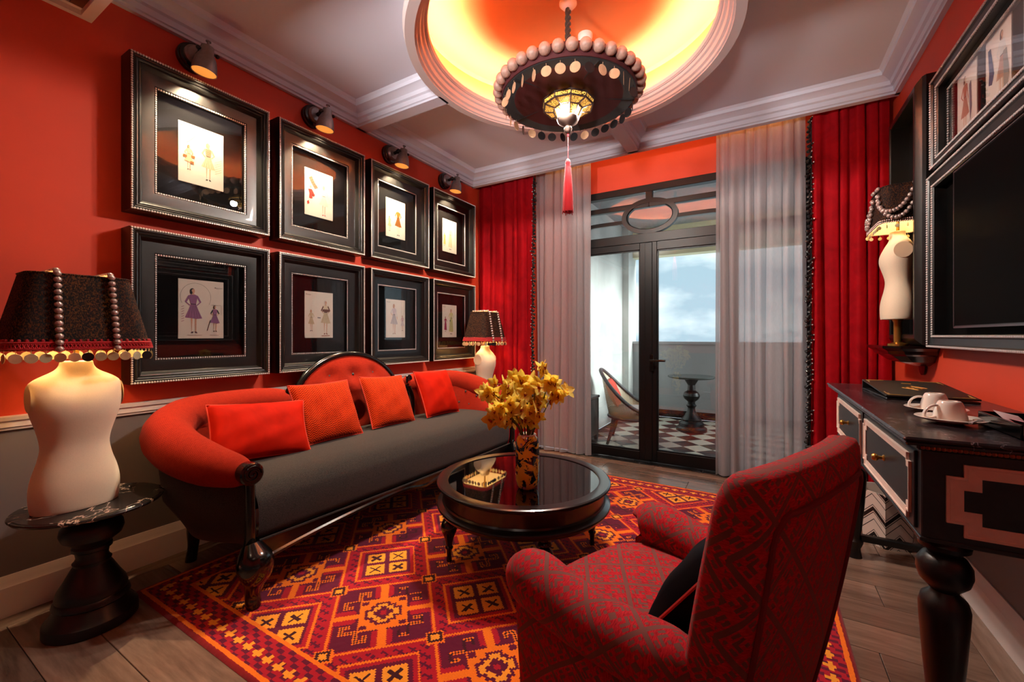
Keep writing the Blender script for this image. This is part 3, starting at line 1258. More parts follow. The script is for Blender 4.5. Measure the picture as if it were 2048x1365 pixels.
m_amber = amber_glass()
lprof = [(.11, .01), (.158, -.022), (.152, -.05), (.088, -.062), (.06, -.118)]
gl = MB().lathe(lprof, 10)
gl.f = [f for f in gl.f if len(f) == 4]; gl.m = [0] * len(gl.f); gl.uv = gl.uv[:len(gl.f)]
lan = gl.build('lantern_glass', m_amber, ch, smooth=False)
fr = MB()
for k in range(10):
    a = 2 * PI * k / 10
    fr.tube([(r * 1.01 * math.cos(a), r * 1.01 * math.sin(a), z) for r, z in lprof], .006, 6)
for r, z in lprof[1:]:
    fr.tube([(r * math.cos(t), r * math.sin(t), z) for t in np.linspace(0, 2 * PI, 10, endpoint=False)], .006, 6, closed=True)
fr.build('lantern_frame', m_bronze, lan)
MB().lathe([(.064, -.112), (.068, -.12), (.06, -.14), (.03, -.158), (.02, -.166), (.026, -.18), (.02, -.196), (.012, -.206), (.001, -.21)], 24).build('finial', m_bronze, ch)
MB().lathe([(.001, .61), (.052, .608), (.054, .585), (.04, .575), (.036, .565), (.018, .555), (.001, .55)], 24).build('ceiling_rose', m_white, ch)
cord = MB()
for ph in (0, PI):
    cord.tube([(.009 * math.cos(t * 40 + ph), .009 * math.sin(t * 40 + ph), .085 + t * .48) for t in np.linspace(0, 1, 60)], .011, 7)
cord.build('twisted_cord', m_blackcloth, ch)
tz = -.21
ta = MB().tube([(0, 0, tz), (.001, 0, tz - .08), (0, 0, tz - .155)], .0022, 6)
ta.sphere((0, 0, tz - .008), (.006, .006, .012), 8, 6)
tas = ta.build('tassel', m_redsilk, ch)
sk = MB().lathe([(.002, tz - .15), (.013, tz - .162), (.017, tz - .182), (.014, tz - .195), (.019, tz - .21), (.026, tz - .30), (.031, tz - .40), (.034, tz - .478)], 20)
for k in range(70):
    a = random.uniform(0, 2 * PI)
    r0 = random.uniform(.2, 1.04)
    sk.tube([(.017 * r0 * math.cos(a), .017 * r0 * math.sin(a), tz - .2), (.028 * r0 * math.cos(a), .028 * r0 * math.sin(a), tz - .34), (.035 * r0 * math.cos(a), .035 * r0 * math.sin(a), tz - random.uniform(.475, .495))], .0016, 4)
tag(sk.build('tassel_skirt', m_redsilk, tas, recalc=False), kind='stuff')
for k in range(3):
    a = 2 * PI * k / 3 + .4
    add_light('chandelier_bulb', 'SPOT', (.115 * math.cos(a), .115 * math.sin(a), -.08), POWER['chandelier'] / 3, NEUTRAL, ch, radius=.03, spot_size=PI, spot_blend=.1)

# smoke detector
sd = MB().lathe([(.001, 0), (.05, 0), (.05, -.018), (.046, -.03), (.047, -.032), (.044, -.048), (.034, -.054), (.001, -.055)], 28)
sd = sd.build('smoke_detector', m_white, None, (-1.03, 2.73, ZD), angle=30)
tag(sd, 'round white smoke detector on the orange recess', 'smoke detector')

# ================================================================== curtains
def drape(x0, x1, y0, z0, z1, folds, amp, seed, flare=0.0, nz=24, gather=.0):
    r = np.random.default_rng(seed)
    nx = folds * 14
    ph = r.uniform(0, 6.28, 6)
    rows = []
    for j in range(nz + 1):
        t = j / nz
        z = z0 + (z1 - z0) * t
        row = []
        for i in range(nx + 1):
            s = i / nx
            w = s + .02 * math.sin(s * 17 + ph[0]) + .012 * math.sin(s * 31 + ph[3]) + .004 * math.sin(t * 5 + s * 30)
            aa = amp * (1 - .2 * t) * (.75 + .3 * math.sin(s * 9 + ph[1]) + .3 * math.sin(s * 23 + ph[5]))
            yv = y0 + aa * math.sin(2 * PI * folds * w) + .3 * aa * math.sin(4 * PI * folds * w + ph[2] + t * .8) + .012 * math.sin(t * 3 + s * 6 + ph[3])
            xv = x0 + (x1 - x0) * s + .006 * math.sin(t * 4 + s * 22 + ph[4]) + .4 * aa * math.cos(2 * PI * folds * w)
            row.append((xv, yv, z))
        rows.append(row)
    return rows


m_velvetred = velvet('crimson_velvet', (168, 14, 26), .35)


def sheer_mat():
    m = bpy.data.materials.new('sheer_linen')
    m.use_nodes = True
    nt = NT(m)
    t = m.node_tree
    b = t.nodes['Principled BSDF']
    b.inputs['Base Color'].default_value = lin((196, 184, 186))
    b.inputs['Roughness'].default_value = .9
    tl = nt.node('ShaderNodeBsdfTranslucent')
    tl.inputs[0].default_value = lin((214, 206, 206))
    tp = nt.node('ShaderNodeBsdfTransparent')
    n = nt.noise(500, 2, stretch=(1, 1, .05))
    m1 = nt.node('ShaderNodeMixShader')
    m1.inputs[0].default_value = .5
    nt.link(b.outputs[0], m1.inputs[1])
    nt.link(tl.outputs[0], m1.inputs[2])
    m2 = nt.node('ShaderNodeMixShader')
    nt.val(n * .3 + .02, m2.inputs[0])
    nt.link(m1.outputs[0], m2.inputs[1])
    nt.link(tp.outputs[0], m2.inputs[2])
    nt.link(m2.outputs[0], t.nodes['Material Output'].inputs['Surface'])
    return m


m_sheer = sheer_mat()
m_trim = M('black_beaded_trim', (16, 14, 15), .45, coat=.2)
tassel_me = MB().sphere((0, 0, .012), .0075, 8, 5).lathe([(.003, .008), (.010, -.004), (.013, -.016), (.011, -.02)], 8).sphere((0, 0, .024), .005, 6, 4, 1).mesh('trim_tassel', [m_trim, m_silverbead])


def red_drape(name, x0, x1, label, edge, seed, folds):
    e = empty(name, (0, 0, 0))
    tag(e, label, 'curtain', 'red velvet curtains')
    rows = drape(x0, x1, 4.10, .012, 3.10, folds, .034, seed)
    MB().grid(rows, uv=True).build('drape_cloth', m_velvetred, e, angle=180, recalc=False)
    R_ = np.array(rows)
    col = R_[:, -1 if edge > 0 else 0]
    tz_ = np.interp
    zs = np.arange(.05, 3.0, .04)
    tb = MB().tube([(tz_(z, col[:, 2], col[:, 0]) + edge * .004, tz_(z, col[:, 2], col[:, 1]) - .004, z) for z in zs], .005, 6)
    tr_ = tb.build('edge_braid', m_trim, e)
    for k, z in enumerate(zs):
        inst('trim_tassel', tassel_me, tr_, (tz_(z, col[:, 2], col[:, 0]) + edge * random.uniform(.006, .022), tz_(z, col[:, 2], col[:, 1]) - random.uniform(.004, .014), z),
             (random.uniform(-.5, .5), -edge * random.uniform(.2, 1.3), 0), (1.15, 1.15, 1.15))
    return e


red_drape('velvet_curtain', XL + .02, -2.15, 'crimson velvet curtain with black bead trim beside the picture wall', 1, 3, 7)
red_drape('velvet_curtain', .345, XR - .03, 'crimson velvet curtain with black bead trim behind the desk', -1, 9, 6)


def sheer(x0, x1, label, seed, folds):
    rows = drape(x0, x1, 4.14, .015, 3.10, folds, .036, seed)
    o = MB().grid(rows).build('sheer_curtain', m_sheer, None, angle=180, recalc=False)
    tag(o, label, 'curtain', 'grey sheer curtains')
    return o


sheer(-2.13, -1.515, 'grey sheer linen curtain left of the balcony door', 5, 7)
sheer(-.345, .315, 'grey sheer linen curtain right of the balcony door', 15, 7)
# ================================================================== rug
RX0, RX1, RY0, RY1 = -2.61, .315, .82, 3.66


def rug_pattern(X, Y):
    C = {'red': (176, 18, 38), 'mar': (96, 10, 46), 'or': (246, 120, 22), 'ye': (250, 158, 44), 'br': (62, 16, 26), 'edge': (140, 12, 20)}
    C = {k: np.array(lin(v)[:3]) for k, v in C.items()}
    out = np.empty(X.shape + (3,))
    out[:] = C['red']

    def put(mask, k):
        out[mask] = C[k]
    # diagonal field
    p = (X + 1.452 + Y - 1.325) / math.sqrt(2)
    q = (Y - 1.325 - X - 1.452) / math.sqrt(2)
    T = .428
    ip, iq = np.floor(p / T + .5), np.floor(q / T + .5)
    a, b = p - ip * T, q - iq * T
    med = (ip + iq) % 2 == 0
    A, B = np.abs(a), np.abs(b)
    mx, mn = np.maximum(A, B), np.minimum(A, B)
    h = T / 2
    # --- medallion cells
    put(med & (mx < h - .012), 'mar')
    put(med & (mx > .115) & (mx < h) & (mn < .034), 'red')
    # hook spirals in the quadrants
    for sa in (-1, 1):
        for sb in (-1, 1):
            u, v = a * sa, b * sb
            quad = med & (u > 0) & (v > 0)
            for (lo, hi, k) in ((.034, .196, 'mar'),):
                put(quad & (u > lo) & (u < hi) & (v > lo) & (v < hi), k)
            def seg(u0, u1, v0, v1, k):
                put(quad & (u > u0) & (u < u1) & (v > v0) & (v < v1), k)
            seg(.118, .200, .032, .044, 'red'); seg(.032, .044, .118, .200, 'red')
            for (f, w, k) in ((0, .016, 'or'), (.004, .008, 'br')):
                w2 = w / 2
                # two hooks per quadrant, mirrored on the diagonal
                for (uu, vv) in ((u, v), (v, u)):
                    def sg(u0, u1, v0, v1):
                        put(quad & (uu > u0 - w2) & (uu < u1 + w2) & (vv > v0 - w2) & (vv < v1 + w2), k)
                    sg(.105, .165, .105, .105)
                    sg(.165, .165, .068, .105)
                    sg(.138, .165, .068, .068)
    put(med & (mx < .105), 'or')
    # stepped cross outline in the centre
    def cross(r1, r2):
        return ((A < r1) & (B < r2)) | ((A < r2) & (B < r1)) | ((A < (r1 + r2) / 2) & (B < (r1 + r2) / 2))
    put(med & cross(.078, .034), 'mar')
    put(med & cross(.066, .022), 'ye')
    put(med & cross(.044, .012), 'mar')
    put(med & (mx < .013), 'red')
    put(med & (np.maximum(np.abs(A - .082), np.abs(B - .082)) < .014), 'mar')
    put(med & (mx > .10) & (mx < h - .004) & (mn < .017), 'or')
    # --- box cells
    bx = ~med
    put(bx & (mx < h), 'red')
    zig = (np.floor(p / .017) + np.floor(q / .017)) % 3 == 0
    put(bx & (mx > .150) & (mx < .19) & zig, 'mar')
    put(bx & (mx < .150), 'or')
    put(bx & (mx < .139), 'red')
    put(bx & (mx < .122), 'mar')
    put(bx & (mn > .012) & (mx < .104), 'ye')
    ca, cb = A - .058, B - .058
    put(bx & (np.abs(np.abs(ca) - np.abs(cb)) < .009) & (np.maximum(np.abs(ca), np.abs(cb)) < .026), 'br')
    # lattice lines
    put(mx > h - .006, 'or')
    # little diamonds at the lattice corners
    d = np.maximum(h - A, h - B)
    put(d < .036, 'or'); put(d < .029, 'br'); put(d < .016, 'ye')
    # --- border
    e = np.minimum(np.minimum(X - RX0, RX1 - X), np.minimum(Y - RY0, RY1 - Y))
    along_x = np.minimum(Y - RY0, RY1 - Y) < np.minimum(X - RX0, RX1 - X)
    s = np.where(along_x, X, Y)
    bd = e < .175
    put(bd, 'red')
    hz = ((np.floor(X / .0172) + 2 * np.floor(Y / .0172)) % 5 < 2)
    put(bd & hz, 'mar')
    cs = ((s / .069) % 1 - .5) * .069
    ce = e - .09
    cr = ((np.abs(cs) < .0085) & (np.abs(ce) < .025)) | ((np.abs(ce) < .0085) & (np.abs(cs) < .025))
    put(bd & cr, 'ye')
    put((e < .178) & (e > .162), 'or')
    put((e < .034) & (e > .016), 'or')
    put(e < .016, 'edge')
    return out


def rug():
    g = .0086
    nx, ny = int((RX1 - RX0) / g), int((RY1 - RY0) / g)
    xs = np.linspace(RX0, RX1, nx + 1)
    ys = np.linspace(RY0, RY1, ny + 1)
    GX, GY = np.meshgrid(xs, ys, indexing='ij')
    jit = np.zeros(GX.shape)
    jit[1:-1, 1:-1] = rng.uniform(-.0016, .0016, (nx - 1, ny - 1))
    GZ = .011 + rng.uniform(-.0007, .0007, GX.shape)
    ed = (np.arange(nx + 1) % nx == 0)[:, None] | (np.arange(ny + 1) % ny == 0)[None, :]
    GZ[ed] = .001
    V = np.stack([GX + jit, GY + np.roll(jit, 3, 0) * (jit != 0), GZ], -1).reshape(-1, 3)
    idx = np.arange((nx + 1) * (ny + 1)).reshape(nx + 1, ny + 1)
    F = np.stack([idx[:-1, :-1], idx[1:, :-1], idx[1:, 1:], idx[:-1, 1:]], -1).reshape(-1, 4)
    me = bpy.data.meshes.new('rug')
    me.vertices.add(len(V)); me.vertices.foreach_set('co', V.ravel())
    me.loops.add(F.size); me.loops.foreach_set('vertex_index', F.ravel())
    me.polygons.add(len(F)); me.polygons.foreach_set('loop_start', np.arange(0, F.size, 4)); me.polygons.foreach_set('loop_total', np.full(len(F), 4))
    CX_, CY_ = (GX[:-1, :-1] + GX[1:, 1:]) / 2, (GY[:-1, :-1] + GY[1:, 1:]) / 2
    col = rug_pattern(CX_, CY_)
    at = me.attributes.new('pile', 'FLOAT_COLOR', 'FACE')
    at.data.foreach_set('color', np.concatenate([col.reshape(-1, 3), np.ones((len(F), 1))], 1).astype(np.float32).ravel())
    me.update(); me.validate()
    m, nt, b = new_mat('woven_rug')
    an = nt.node('ShaderNodeAttribute', attribute_name='pile')
    hs = nt.node('ShaderNodeHueSaturation')
    nt.link(an.outputs['Color'], hs.inputs['Color'])
    nt.val(nt.noise(420, 2) * .6 + .7, hs.inputs['Value'])
    nt.link(hs.outputs[0], b.inputs['Base Color'])
    b.inputs['Roughness'].default_value = .95
    b.inputs['Sheen Weight'].default_value = .15
    b.inputs['Specular IOR Level'].default_value = .2
    set_bump(nt, b, nt.noise(500, 2), .5, .002)
    me.materials.append(m)
    o = inst('rug', me)
    tag(o, 'red, maroon and orange geometric woven rug under the sofa and coffee table', 'rug')


rug()
RUGZ = .011

# ================================================================== sofa
m_sofa_red = herring('sofa_red_herringbone', (104, 14, 8), (166, 42, 20), .009)
m_sofa_grey = weave('charcoal_wool', (26, 23, 23), (62, 56, 54), 420, .9, .12)
m_button = M('button_grey', (70, 60, 58), .6)
so = empty('sofa', (-1.985, 2.15, RUGZ), math.radians(87.4))
tag(so, 'curved red and charcoal sofa with oval tufted back and black carved frame', 'sofa')
HL = 1.06
# seat cushion
prof = [(.70, .30), (.70, .50), (.66, .535), (.5, .55), (.3, .555), (.14, .545), (.06, .525), (.01, .485), (-.012, .43), (-.014, .36), (.0, .29), (.04, .27)]
pr = cspline(prof, 30)
rows = []
for x in np.linspace(-1, 1, 41):
    k = (1 - abs(x) ** 10 * .05)
    bow = .018 * (1 - x * x)
    rows.append([(x * HL, yy - bow * (yy < .3), .27 + (zz - .27) * k + (.012 * (1 - x * x) if zz > .5 else 0)) for yy, zz in pr])
MB().grid(rows).build('seat', m_sofa_grey, so, angle=180)
MB().tube([(x, -.018 - .018 * (1 - (x / HL) ** 2), .282) for x in np.linspace(-HL, HL, 30)], .006, 6).build('seat_piping', m_sofa_grey, so)
# front rail
xs = np.linspace(-HL - .02, HL + .02, 41)
low = [.175 + .075 * (1 - abs(x / HL) ** 2.4) - .03 * math.exp(-(x / .12) ** 2) for x in xs]
rows = []
for x, lo in zip(xs, low):
    yb = -.018 * (1 - (x / HL) ** 2)
    rows.append([(x, yb + .03, .28), (x, yb - .016, .28), (x, yb - .018, lo + .02), (x, yb - .026, lo + .012), (x, yb - .026, lo), (x, yb + .03, lo)])
MB().grid(rows, cv=True).build('front_rail', m_blackgloss, so, angle=35)


def cab_leg(name, x, y, fwd=-1):
    pts = [(0, .02 * fwd * 0, .285), (0, .02 * fwd, .24), (0, .036 * fwd, .205), (0, .036 * fwd, .165), (0, .022 * fwd, .115), (0, .010 * fwd, .065), (0, .014 * fwd, .025), (0, .022 * fwd, 0)]
    r = [.04, .068, .077, .068, .043, .031, .033, .028]
    P = cspline([p + (q,) for p, q in zip(pts, r)], 22)
    return MB().tube(P[:, :3], P[:, 3], 16, up=(1, 0, 0)).build(name, m_blackgloss, so, (x, y, 0))


for sx in (-1, 1):
    cab_leg('leg', sx * 1.10, -.03)
    pts = cspline([(0, 0, .26, .04), (0, .02, .16, .034), (0, .03, .08, .026), (0, .06, -RUGZ, .028)], 10)
    MB().tube(pts[:, :3], pts[:, 3], 12).build('leg', m_blackgloss, so, (sx * 1.08, .63, 0))

armpath = [(-1.095, .03, .595, .052), (-1.125, .09, .605, .078), (-1.19, .21, .635, .098), (-1.245, .37, .69, .106), (-1.235, .53, .74, .108), (-1.15, .655, .78, .106),
           (-1.03, .715, .80, .102), (-.85, .735, .81, .098), (-.68, .735, .81, .094), (-.56, .73, .80, .082), (-.515, .725, .79, .05)]
AP = cspline(armpath, 44)
for sx in (-1, 1):
    pts = [(-sx * p[0] * 1.0 if sx > 0 else p[0], p[1], p[2]) for p in AP]
    MB().tube(pts, AP[:, 3], 18, up=(0, 0, 1)).build('arm_roll', m_sofa_red, so, angle=60)
    # inner upholstered wall and outer charcoal wall
    inn_, out_ = [], []
    for i, p in enumerate(AP):
        t = AP[min(i + 1, len(AP) - 1)] - AP[max(i - 1, 0)]
        n = np.array([-t[1], t[0]])       # left normal of the path direction
        n = -n / (np.linalg.norm(n) + 1e-9)
        if n[0] * (0 - p[0]) + n[1] * (.25 - p[1]) < 0:
            n = -n
        mx_ = (lambda v: (-v[0], v[1], v[2])) if sx > 0 else (lambda v: v)
        X0, Y0 = p[0], p[1]
        rr = p[3]
        s0 = min(1.0, i / 6.0)
        inn_.append([mx_((X0 + n[0] * rr * k, Y0 + n[1] * rr * k, z)) for k, z in ((.2, p[2] + .02), (.85, p[2] - .02), (.9 + .25 * s0, .62), (1.1 + .3 * s0, .53), (1.15 + .4 * s0, .44))])
        tap = .07 * s0
        out_.append([mx_((X0 + n[0] * k, Y0 + n[1] * k, z)) for k, z in ((0.0, p[2] - .02), (-.045 * s0, p[2] - .07), (-.03 * s0 + .01, .42), (tap * .5 + .015, .30), (tap + .02, .22), (tap + .09, .20))])
    MB().grid(inn_).build('arm_inside', m_sofa_red, so, angle=180)
    MB().grid(out_).build('arm_outside', m_sofa_grey, so, angle=180)
    # post with scroll
    px = sx * 1.10
    mb = MB()
    pts = cspline([(px, -.005, .24, .026), (px, -.02, .34, .022), (px, -.018, .46, .02), (px, -.012, .56, .022)], 12)
    mb.tube(pts[:, :3], pts[:, 3], 10, sy=1.1, up=(1, 0, 0))
    mb.lathe([(.03, .03), (.05, .02), (.052, -.035), (.046, -.042), (.001, -.042)], 22, (px, 0, .605), axis='y')
    sp = [(px + .04 * (1 - t * .9) * math.cos(t * 13), -.043, .605 + .04 * (1 - t * .9) * math.sin(t * 13)) for t in np.linspace(0, 1, 40)]
    mb.tube(sp, .0055, 6)
    mb.build('scroll_post', m_blackgloss, so)
    # carved curl between wing and oval back
    cv_ = cspline([(sx * .36, .72, .835), (sx * .43, .70, .80), (sx * .50, .69, .80), (sx * .545, .685, .84), (sx * .54, .685, .885), (sx * .505, .685, .885), (sx * .505, .685, .86)], 26)
    cm = MB()
    for o_ in (0, .016, .032):
        cm.tube([(p[0], p[1], p[2] - o_) for p in cv_], np.linspace(.014, .008, 26), 8)
    cm.tube(cspline([(sx * .50, .66, .80), (sx * .515, .63, .70), (sx * .50, .61, .60), (sx * .47, .60, .50)], 14), .02, 8)
    cm.build('carved_curl', m_blackgloss, so)

# oval back, tufted
OAx, OBz, OCz, OCx = .455, .385, .70, -.03
btn = []
for r_, zz in enumerate((.245, .10, -.045)):
    n_ = (3, 4, 5)[r_]
    for k in range(n_):
        btn.append(((k - (n_ - 1) / 2) * .19, zz))


def tuft(x, z, pts, amp=.035, sg=.042):
    d = 0
    for bx_, bz_ in pts:
        d += amp * math.exp(-((x - bx_) ** 2 + (z - bz_) ** 2) / (2 * sg * sg))
    return d


nr, na = 26, 72
P = []
for i in range(nr + 1):
    rr = i / nr
    row = []
    for k in range(na):
        t = 2 * PI * k / na
        x, z = OAx * rr * math.cos(t), OBz * rr * math.sin(t)
        dome = .075 * (1 - rr ** 3)
        row.append((OCx + x, .70 - dome + tuft(x, z, btn) * (1 - rr ** 6) + .04 * (z / OBz), OCz + z))
    P.append(row)
ov = MB().grid(P, cv=True)
# planar uv for the weave
ov.uv = [tuple((ov.v[i][0], ov.v[i][2]) for i in f) for f in ov.f]
obk = ov.build('oval_back', m_sofa_red, so, angle=180)
me_btn = MB().sphere((0, 0, 0), (.011, .007, .011), 12, 6).mesh('button', m_button)
for x, z in btn:
    if z > -.1:
        inst('button', me_btn, obk, (OCx + x, .70 - .075 * (1 - ((x / OAx) ** 2 + (z / OBz) ** 2) ** 1.5) + .032 + .04 * (z / OBz), OCz + z))
mb = MB()
rim = [(OCx + (OAx + .012) * math.cos(t), .715 + .04 * math.sin(t), OCz + (OBz + .012) * math.sin(t)) for t in np.linspace(0, 2 * PI, 72, endpoint=False)]
mb.tube(rim, .024, 10, closed=True)
back = [[(OCx + (OAx + .01) * r_ * math.cos(t), .735 + .04 * r_ * math.sin(t), OCz + (OBz + .01) * r_ * math.sin(t)) for t in np.linspace(0, 2 * PI, 48, endpoint=False)] for r_ in (.001, 1)]
mb.grid(back, cv=True)
mb.build('oval_rim', m_blackgloss, so)
# buttons on the wings
for sx in (-1, 1):
    for (t, zz) in ((14, .66), (19, .70), (24, .66), (29, .70), (34, .66), (17, .58), (22, .60), (27, .58), (32, .60)):
        p = AP[t]
        tv = AP[t + 1] - AP[t - 1]
        n = np.array([-tv[1], tv[0]]); n = n / np.linalg.norm(n)
        if n[0] * (-p[0]) + n[1] * (.25 - p[1]) < 0:
            n = -n
        k = p[3] * (1.02 if zz > .64 else 1.2)
        ob_ = inst('button', me_btn, so, ((p[0] + n[0] * k) * (-1 if sx > 0 else 1), p[1] + n[1] * k, zz))

# ------------------------------------------------------------------ cushions
def cushion_mesh(name, w, h, t, mat, seed=0, pipe=None, wrinkle=.0018):
    r = np.random.default_rng(seed)
    ph = r.uniform(0, 6, 8)
    n = 26
    mb = MB()
    edge = []
    for side in (-1, 1):
        P = []
        for i in range(n + 1):
            u = -1 + 2 * i / n
            row = []
            for j in range(n + 1):
                v = -1 + 2 * j / n
                k = max(0, (1 - u * u)) * max(0, (1 - v * v))
                th = t / 2 * k ** .38
                pin = 1 - .07 * (1 - u * u) * 0
                x = w / 2 * u * (1 - .055 * (1 - v * v) ** 1.0 * abs(u) ** 3)
                z = h / 2 * v * (1 - .055 * (1 - u * u) ** 1.0 * abs(v) ** 3)
                wr = wrinkle * k ** .3 * (math.sin(u * 7 + v * 4 + ph[0]) + math.sin(v * 9 - u * 5 + ph[1]) + .7 * math.sin(u * 15 + ph[2]))
                row.append((x, side * (th + wr * (th > .004)), z))
            P.append(row)
        mb.grid(P)
        if side == 1:
            P = np.array(P)
            edge = list(P[:, 0]) + list(P[-1, 1:]) + list(P[::-1, -1][1:]) + list(P[0, ::-1][1:-1])
    mb.uv = [tuple((mb.v[i][0], mb.v[i][2]) for i in f) for f in mb.f]
    return mb.mesh(name, mat, angle=180), [tuple(p) for p in edge]


m_vel_or = velvet('orange_red_velvet', (186, 24, 2), .3)
m_her_or = herring('orange_herringbone', (104, 10, 3), (206, 60, 14), .017)
m_vel_bk = velvet('black_velvet', (14, 13, 20), .5)
m_pipe_or = M('orange_piping', (196, 50, 24), .8)
m_pipe_red = M('red_piping', (190, 44, 34), .8)
WP = (1, 1, 1)


def place_cushion(loc, yaw, lean, w, h, t, mat, pipe, label, group, seed, roll=0):
    e = empty('cushion', loc)
    e.rotation_euler = (Matrix.Rotation(yaw, 3, 'Z') @ Matrix.Rotation(lean, 3, 'X') @ Matrix.Rotation(roll, 3, 'Y')).to_euler()
    tag(e, label, 'cushion', group)
    me, edge = cushion_mesh('cushion_body', w, h, t, mat, seed)
    inst('cushion_body', me, e, (0, 0, h / 2))
    MB().tube([(p[0], p[1], p[2] + h / 2) for p in edge], .0045, 6, closed=True).build('piping', pipe, e)
    return e


GS = 'cushions along the sofa'
SZ = .575
place_cushion((-2.36, 1.30, SZ), math.radians(78), math.radians(-30), .50, .33, .15, m_vel_or, m_pipe_or, 'wide orange velvet lumbar cushion by the near sofa arm', GS, 1, .06)
place_cushion((-2.37, 1.76, SZ), math.radians(88), math.radians(-26), .43, .40, .14, m_her_or, m_pipe_or, 'orange herringbone cushion next to the velvet lumbar cushion', GS, 2, .0)
place_cushion((-2.37, 2.28, SZ), math.radians(90), math.radians(-26), .42, .40, .14, m_her_or, m_pipe_or, 'orange herringbone cushion right of the oval sofa back', GS, 3, .05)
place_cushion((-2.33, 2.80, SZ), math.radians(92), math.radians(-24), .43, .40, .15, m_vel_or, m_pipe_or, 'square orange velvet cushion nearest the flowers', GS, 4, .04)

# ================================================================== side tables
m_marble = marble('black_veined_marble', (40, 36, 36), (220, 190, 176), 3.2, .04, .22)
m_turned = wood_mat('black_turned_wood', (5, 4, 4), (20, 17, 16), .38, 10, 'z')


def side_table(loc, label, s=1.0, rz=0.0):
    e = empty('side_table', loc, rz)
    tag(e, label, 'side table', 'pedestal side tables with marble tops')
    h = .525
    MB().lathe([(.001, h - .022), (.235 * s, h - .022), (.248 * s, h - .016), (.253 * s, h - .008), (.25 * s, h - .003), (.243 * s, h - .002), (.24 * s, h), (.001, h)], 64).build('marble_top', m_marble, e, angle=25)
    pr_ = [(.09, .503), (.088, .488), (.06, .474), (.058, .462), (.085, .45), (.104, .425), (.108, .40), (.10, .375), (.075, .355), (.062, .343), (.068, .335), (.068, .322), (.058, .315),
           (.054, .29), (.06, .275), (.066, .27), (.062, .258), (.07, .245), (.10, .20), (.122, .165), (.13, .14), (.128, .128), (.136, .12), (.14, .105), (.138, .095), (.15, .08), (.168, .06), (.178, .048), (.184, .044), (.186, .034), (.186, .004), (.18, 0)]
    MB().lathe([(r * s * (1 if z > .2 else .93 - .08 * (z < .1)), z) for r, z in pr_[::-1]], 44).build('pedestal', m_turned, e, angle=30)
    return e


NT_LOC = (-2.52, .615)
side_table((NT_LOC[0], NT_LOC[1] + .035, 0), 'round black marble topped pedestal table under the near torso lamp', .97, .6)
FT_LOC = (-2.56, 3.76)
side_table((FT_LOC[0], FT_LOC[1], 0), 'round pedestal table behind the far sofa arm under the far lamp', .9, 2.0)

# ================================================================== torso lamps
m_linen = M('torso_linen', (232, 214, 186), .85, vary=(240, .05), bump=(700, .25), sheen=.2)
m_cap = M('torso_armhole_linen', (214, 190, 160), .85)
m_pearl = M('mauve_pearl', (190, 166, 158), .25, .45, coat=.5)
m_braid = M('red_braid', (178, 16, 24), .8, bump=(400, .5), sheen=.3)
m_brass = M('brass', (190, 146, 70), .3, .9)
m_pearlshell = M('pearl_shell', (206, 190, 150), .3, .3, vary=(40, .25))
m_bulbw = emis('warm_bulb', (255, 210, 140), 20)


def shade_mat():
    m = bpy.data.materials.new('black_gold_woven_shade')
    m.use_nodes = True
    nt = NT(m)
    t = m.node_tree
    b = t.nodes['Principled BSDF']
    n1 = nt.noise(260, 2, rough=.7, stretch=(1, 1, .5))
    b.inputs['Base Color'].default_value = lin((22, 18, 17))
    b.inputs['Roughness'].default_value = .85
    tl = nt.node('ShaderNodeBsdfTranslucent')
    nt.link(nt.ramp(n1, [(.46, lin((8, 5, 3))), (.62, lin((255, 180, 90)))]).s, tl.inputs[0])
    mx = nt.node('ShaderNodeMixShader')
    mx.inputs[0].default_value = .45
    nt.link(b.outputs[0], mx.inputs[1])
    nt.link(tl.outputs[0], mx.inputs[2])
    nt.link(mx.outputs[0], t.nodes['Material Output'].inputs['Surface'])
    return m


m_shade = shade_mat()
m_lining = M('shade_lining', (250, 236, 206), .8)


def torso(parent, s=1.0):
    sec = [(0, .128, .085, 0), (.004, .134, .09, 0), (.05, .139, .093, 0), (.10, .138, .092, 0), (.15, .129, .086, -.002), (.20, .115, .077, -.004), (.25, .106, .07, -.004), (.29, .109, .072, -.003),
           (.34, .120, .08, .002), (.39, .134, .09, .006), (.43, .142, .092, .006), (.465, .148, .086, .003), (.495, .149, .076, 0), (.52, .143, .066, -.002), (.54, .126, .056, -.003),
           (.555, .103, .049, -.003), (.568, .08, .045, -.002), (.58, .064, .043, 0), (.595, .054, .042, .002), (.612, .05, .041, .003), (.616, .046, .038, .003)]
    SS = cspline([list(q) for q in sec], 64)
    n = 40
    P = []
    for z, hw, hd, off in SS:
        row = []
        for k in range(n):
            a = 2 * PI * k / n
            ex = .9
            ca, sa = math.cos(a), math.sin(a)
            x = hw * math.copysign(abs(ca) ** ex, ca)
            y_ = -off + hd * math.copysign(abs(sa) ** ex, sa)
            if .40 < z < .545:
                lim = .1405 - .12 * max(0, z - .50)
                x = max(-lim, min(lim, x))
            row.append((x * s, y_ * s, z * s))
        P.append(row)
    mb = MB().grid(P, cv=True)
    k = len(mb.v)
    mb.f.append(tuple(range(n))); mb.m.append(0); mb.uv.append(None)
    mb.f.append(tuple(range(k - n, k))); mb.m.append(0); mb.uv.append(None)
    o = mb.build('torso', m_linen, parent, angle=50)
    for sx in (-1, 1):
        cap = [[(sx * (.1408 + .001 * (1 - r_)) * s, (-.002 + .05 * r_ * math.cos(t)) * s, (.468 + .054 * r_ * math.sin(t)) * s) for t in np.linspace(0, 2 * PI, 24, endpoint=False)] for r_ in (.02, .9, 1)]
        MB().grid(cap, cv=True, uv=False).build('armhole_cap', m_cap, o, angle=80)
    return o


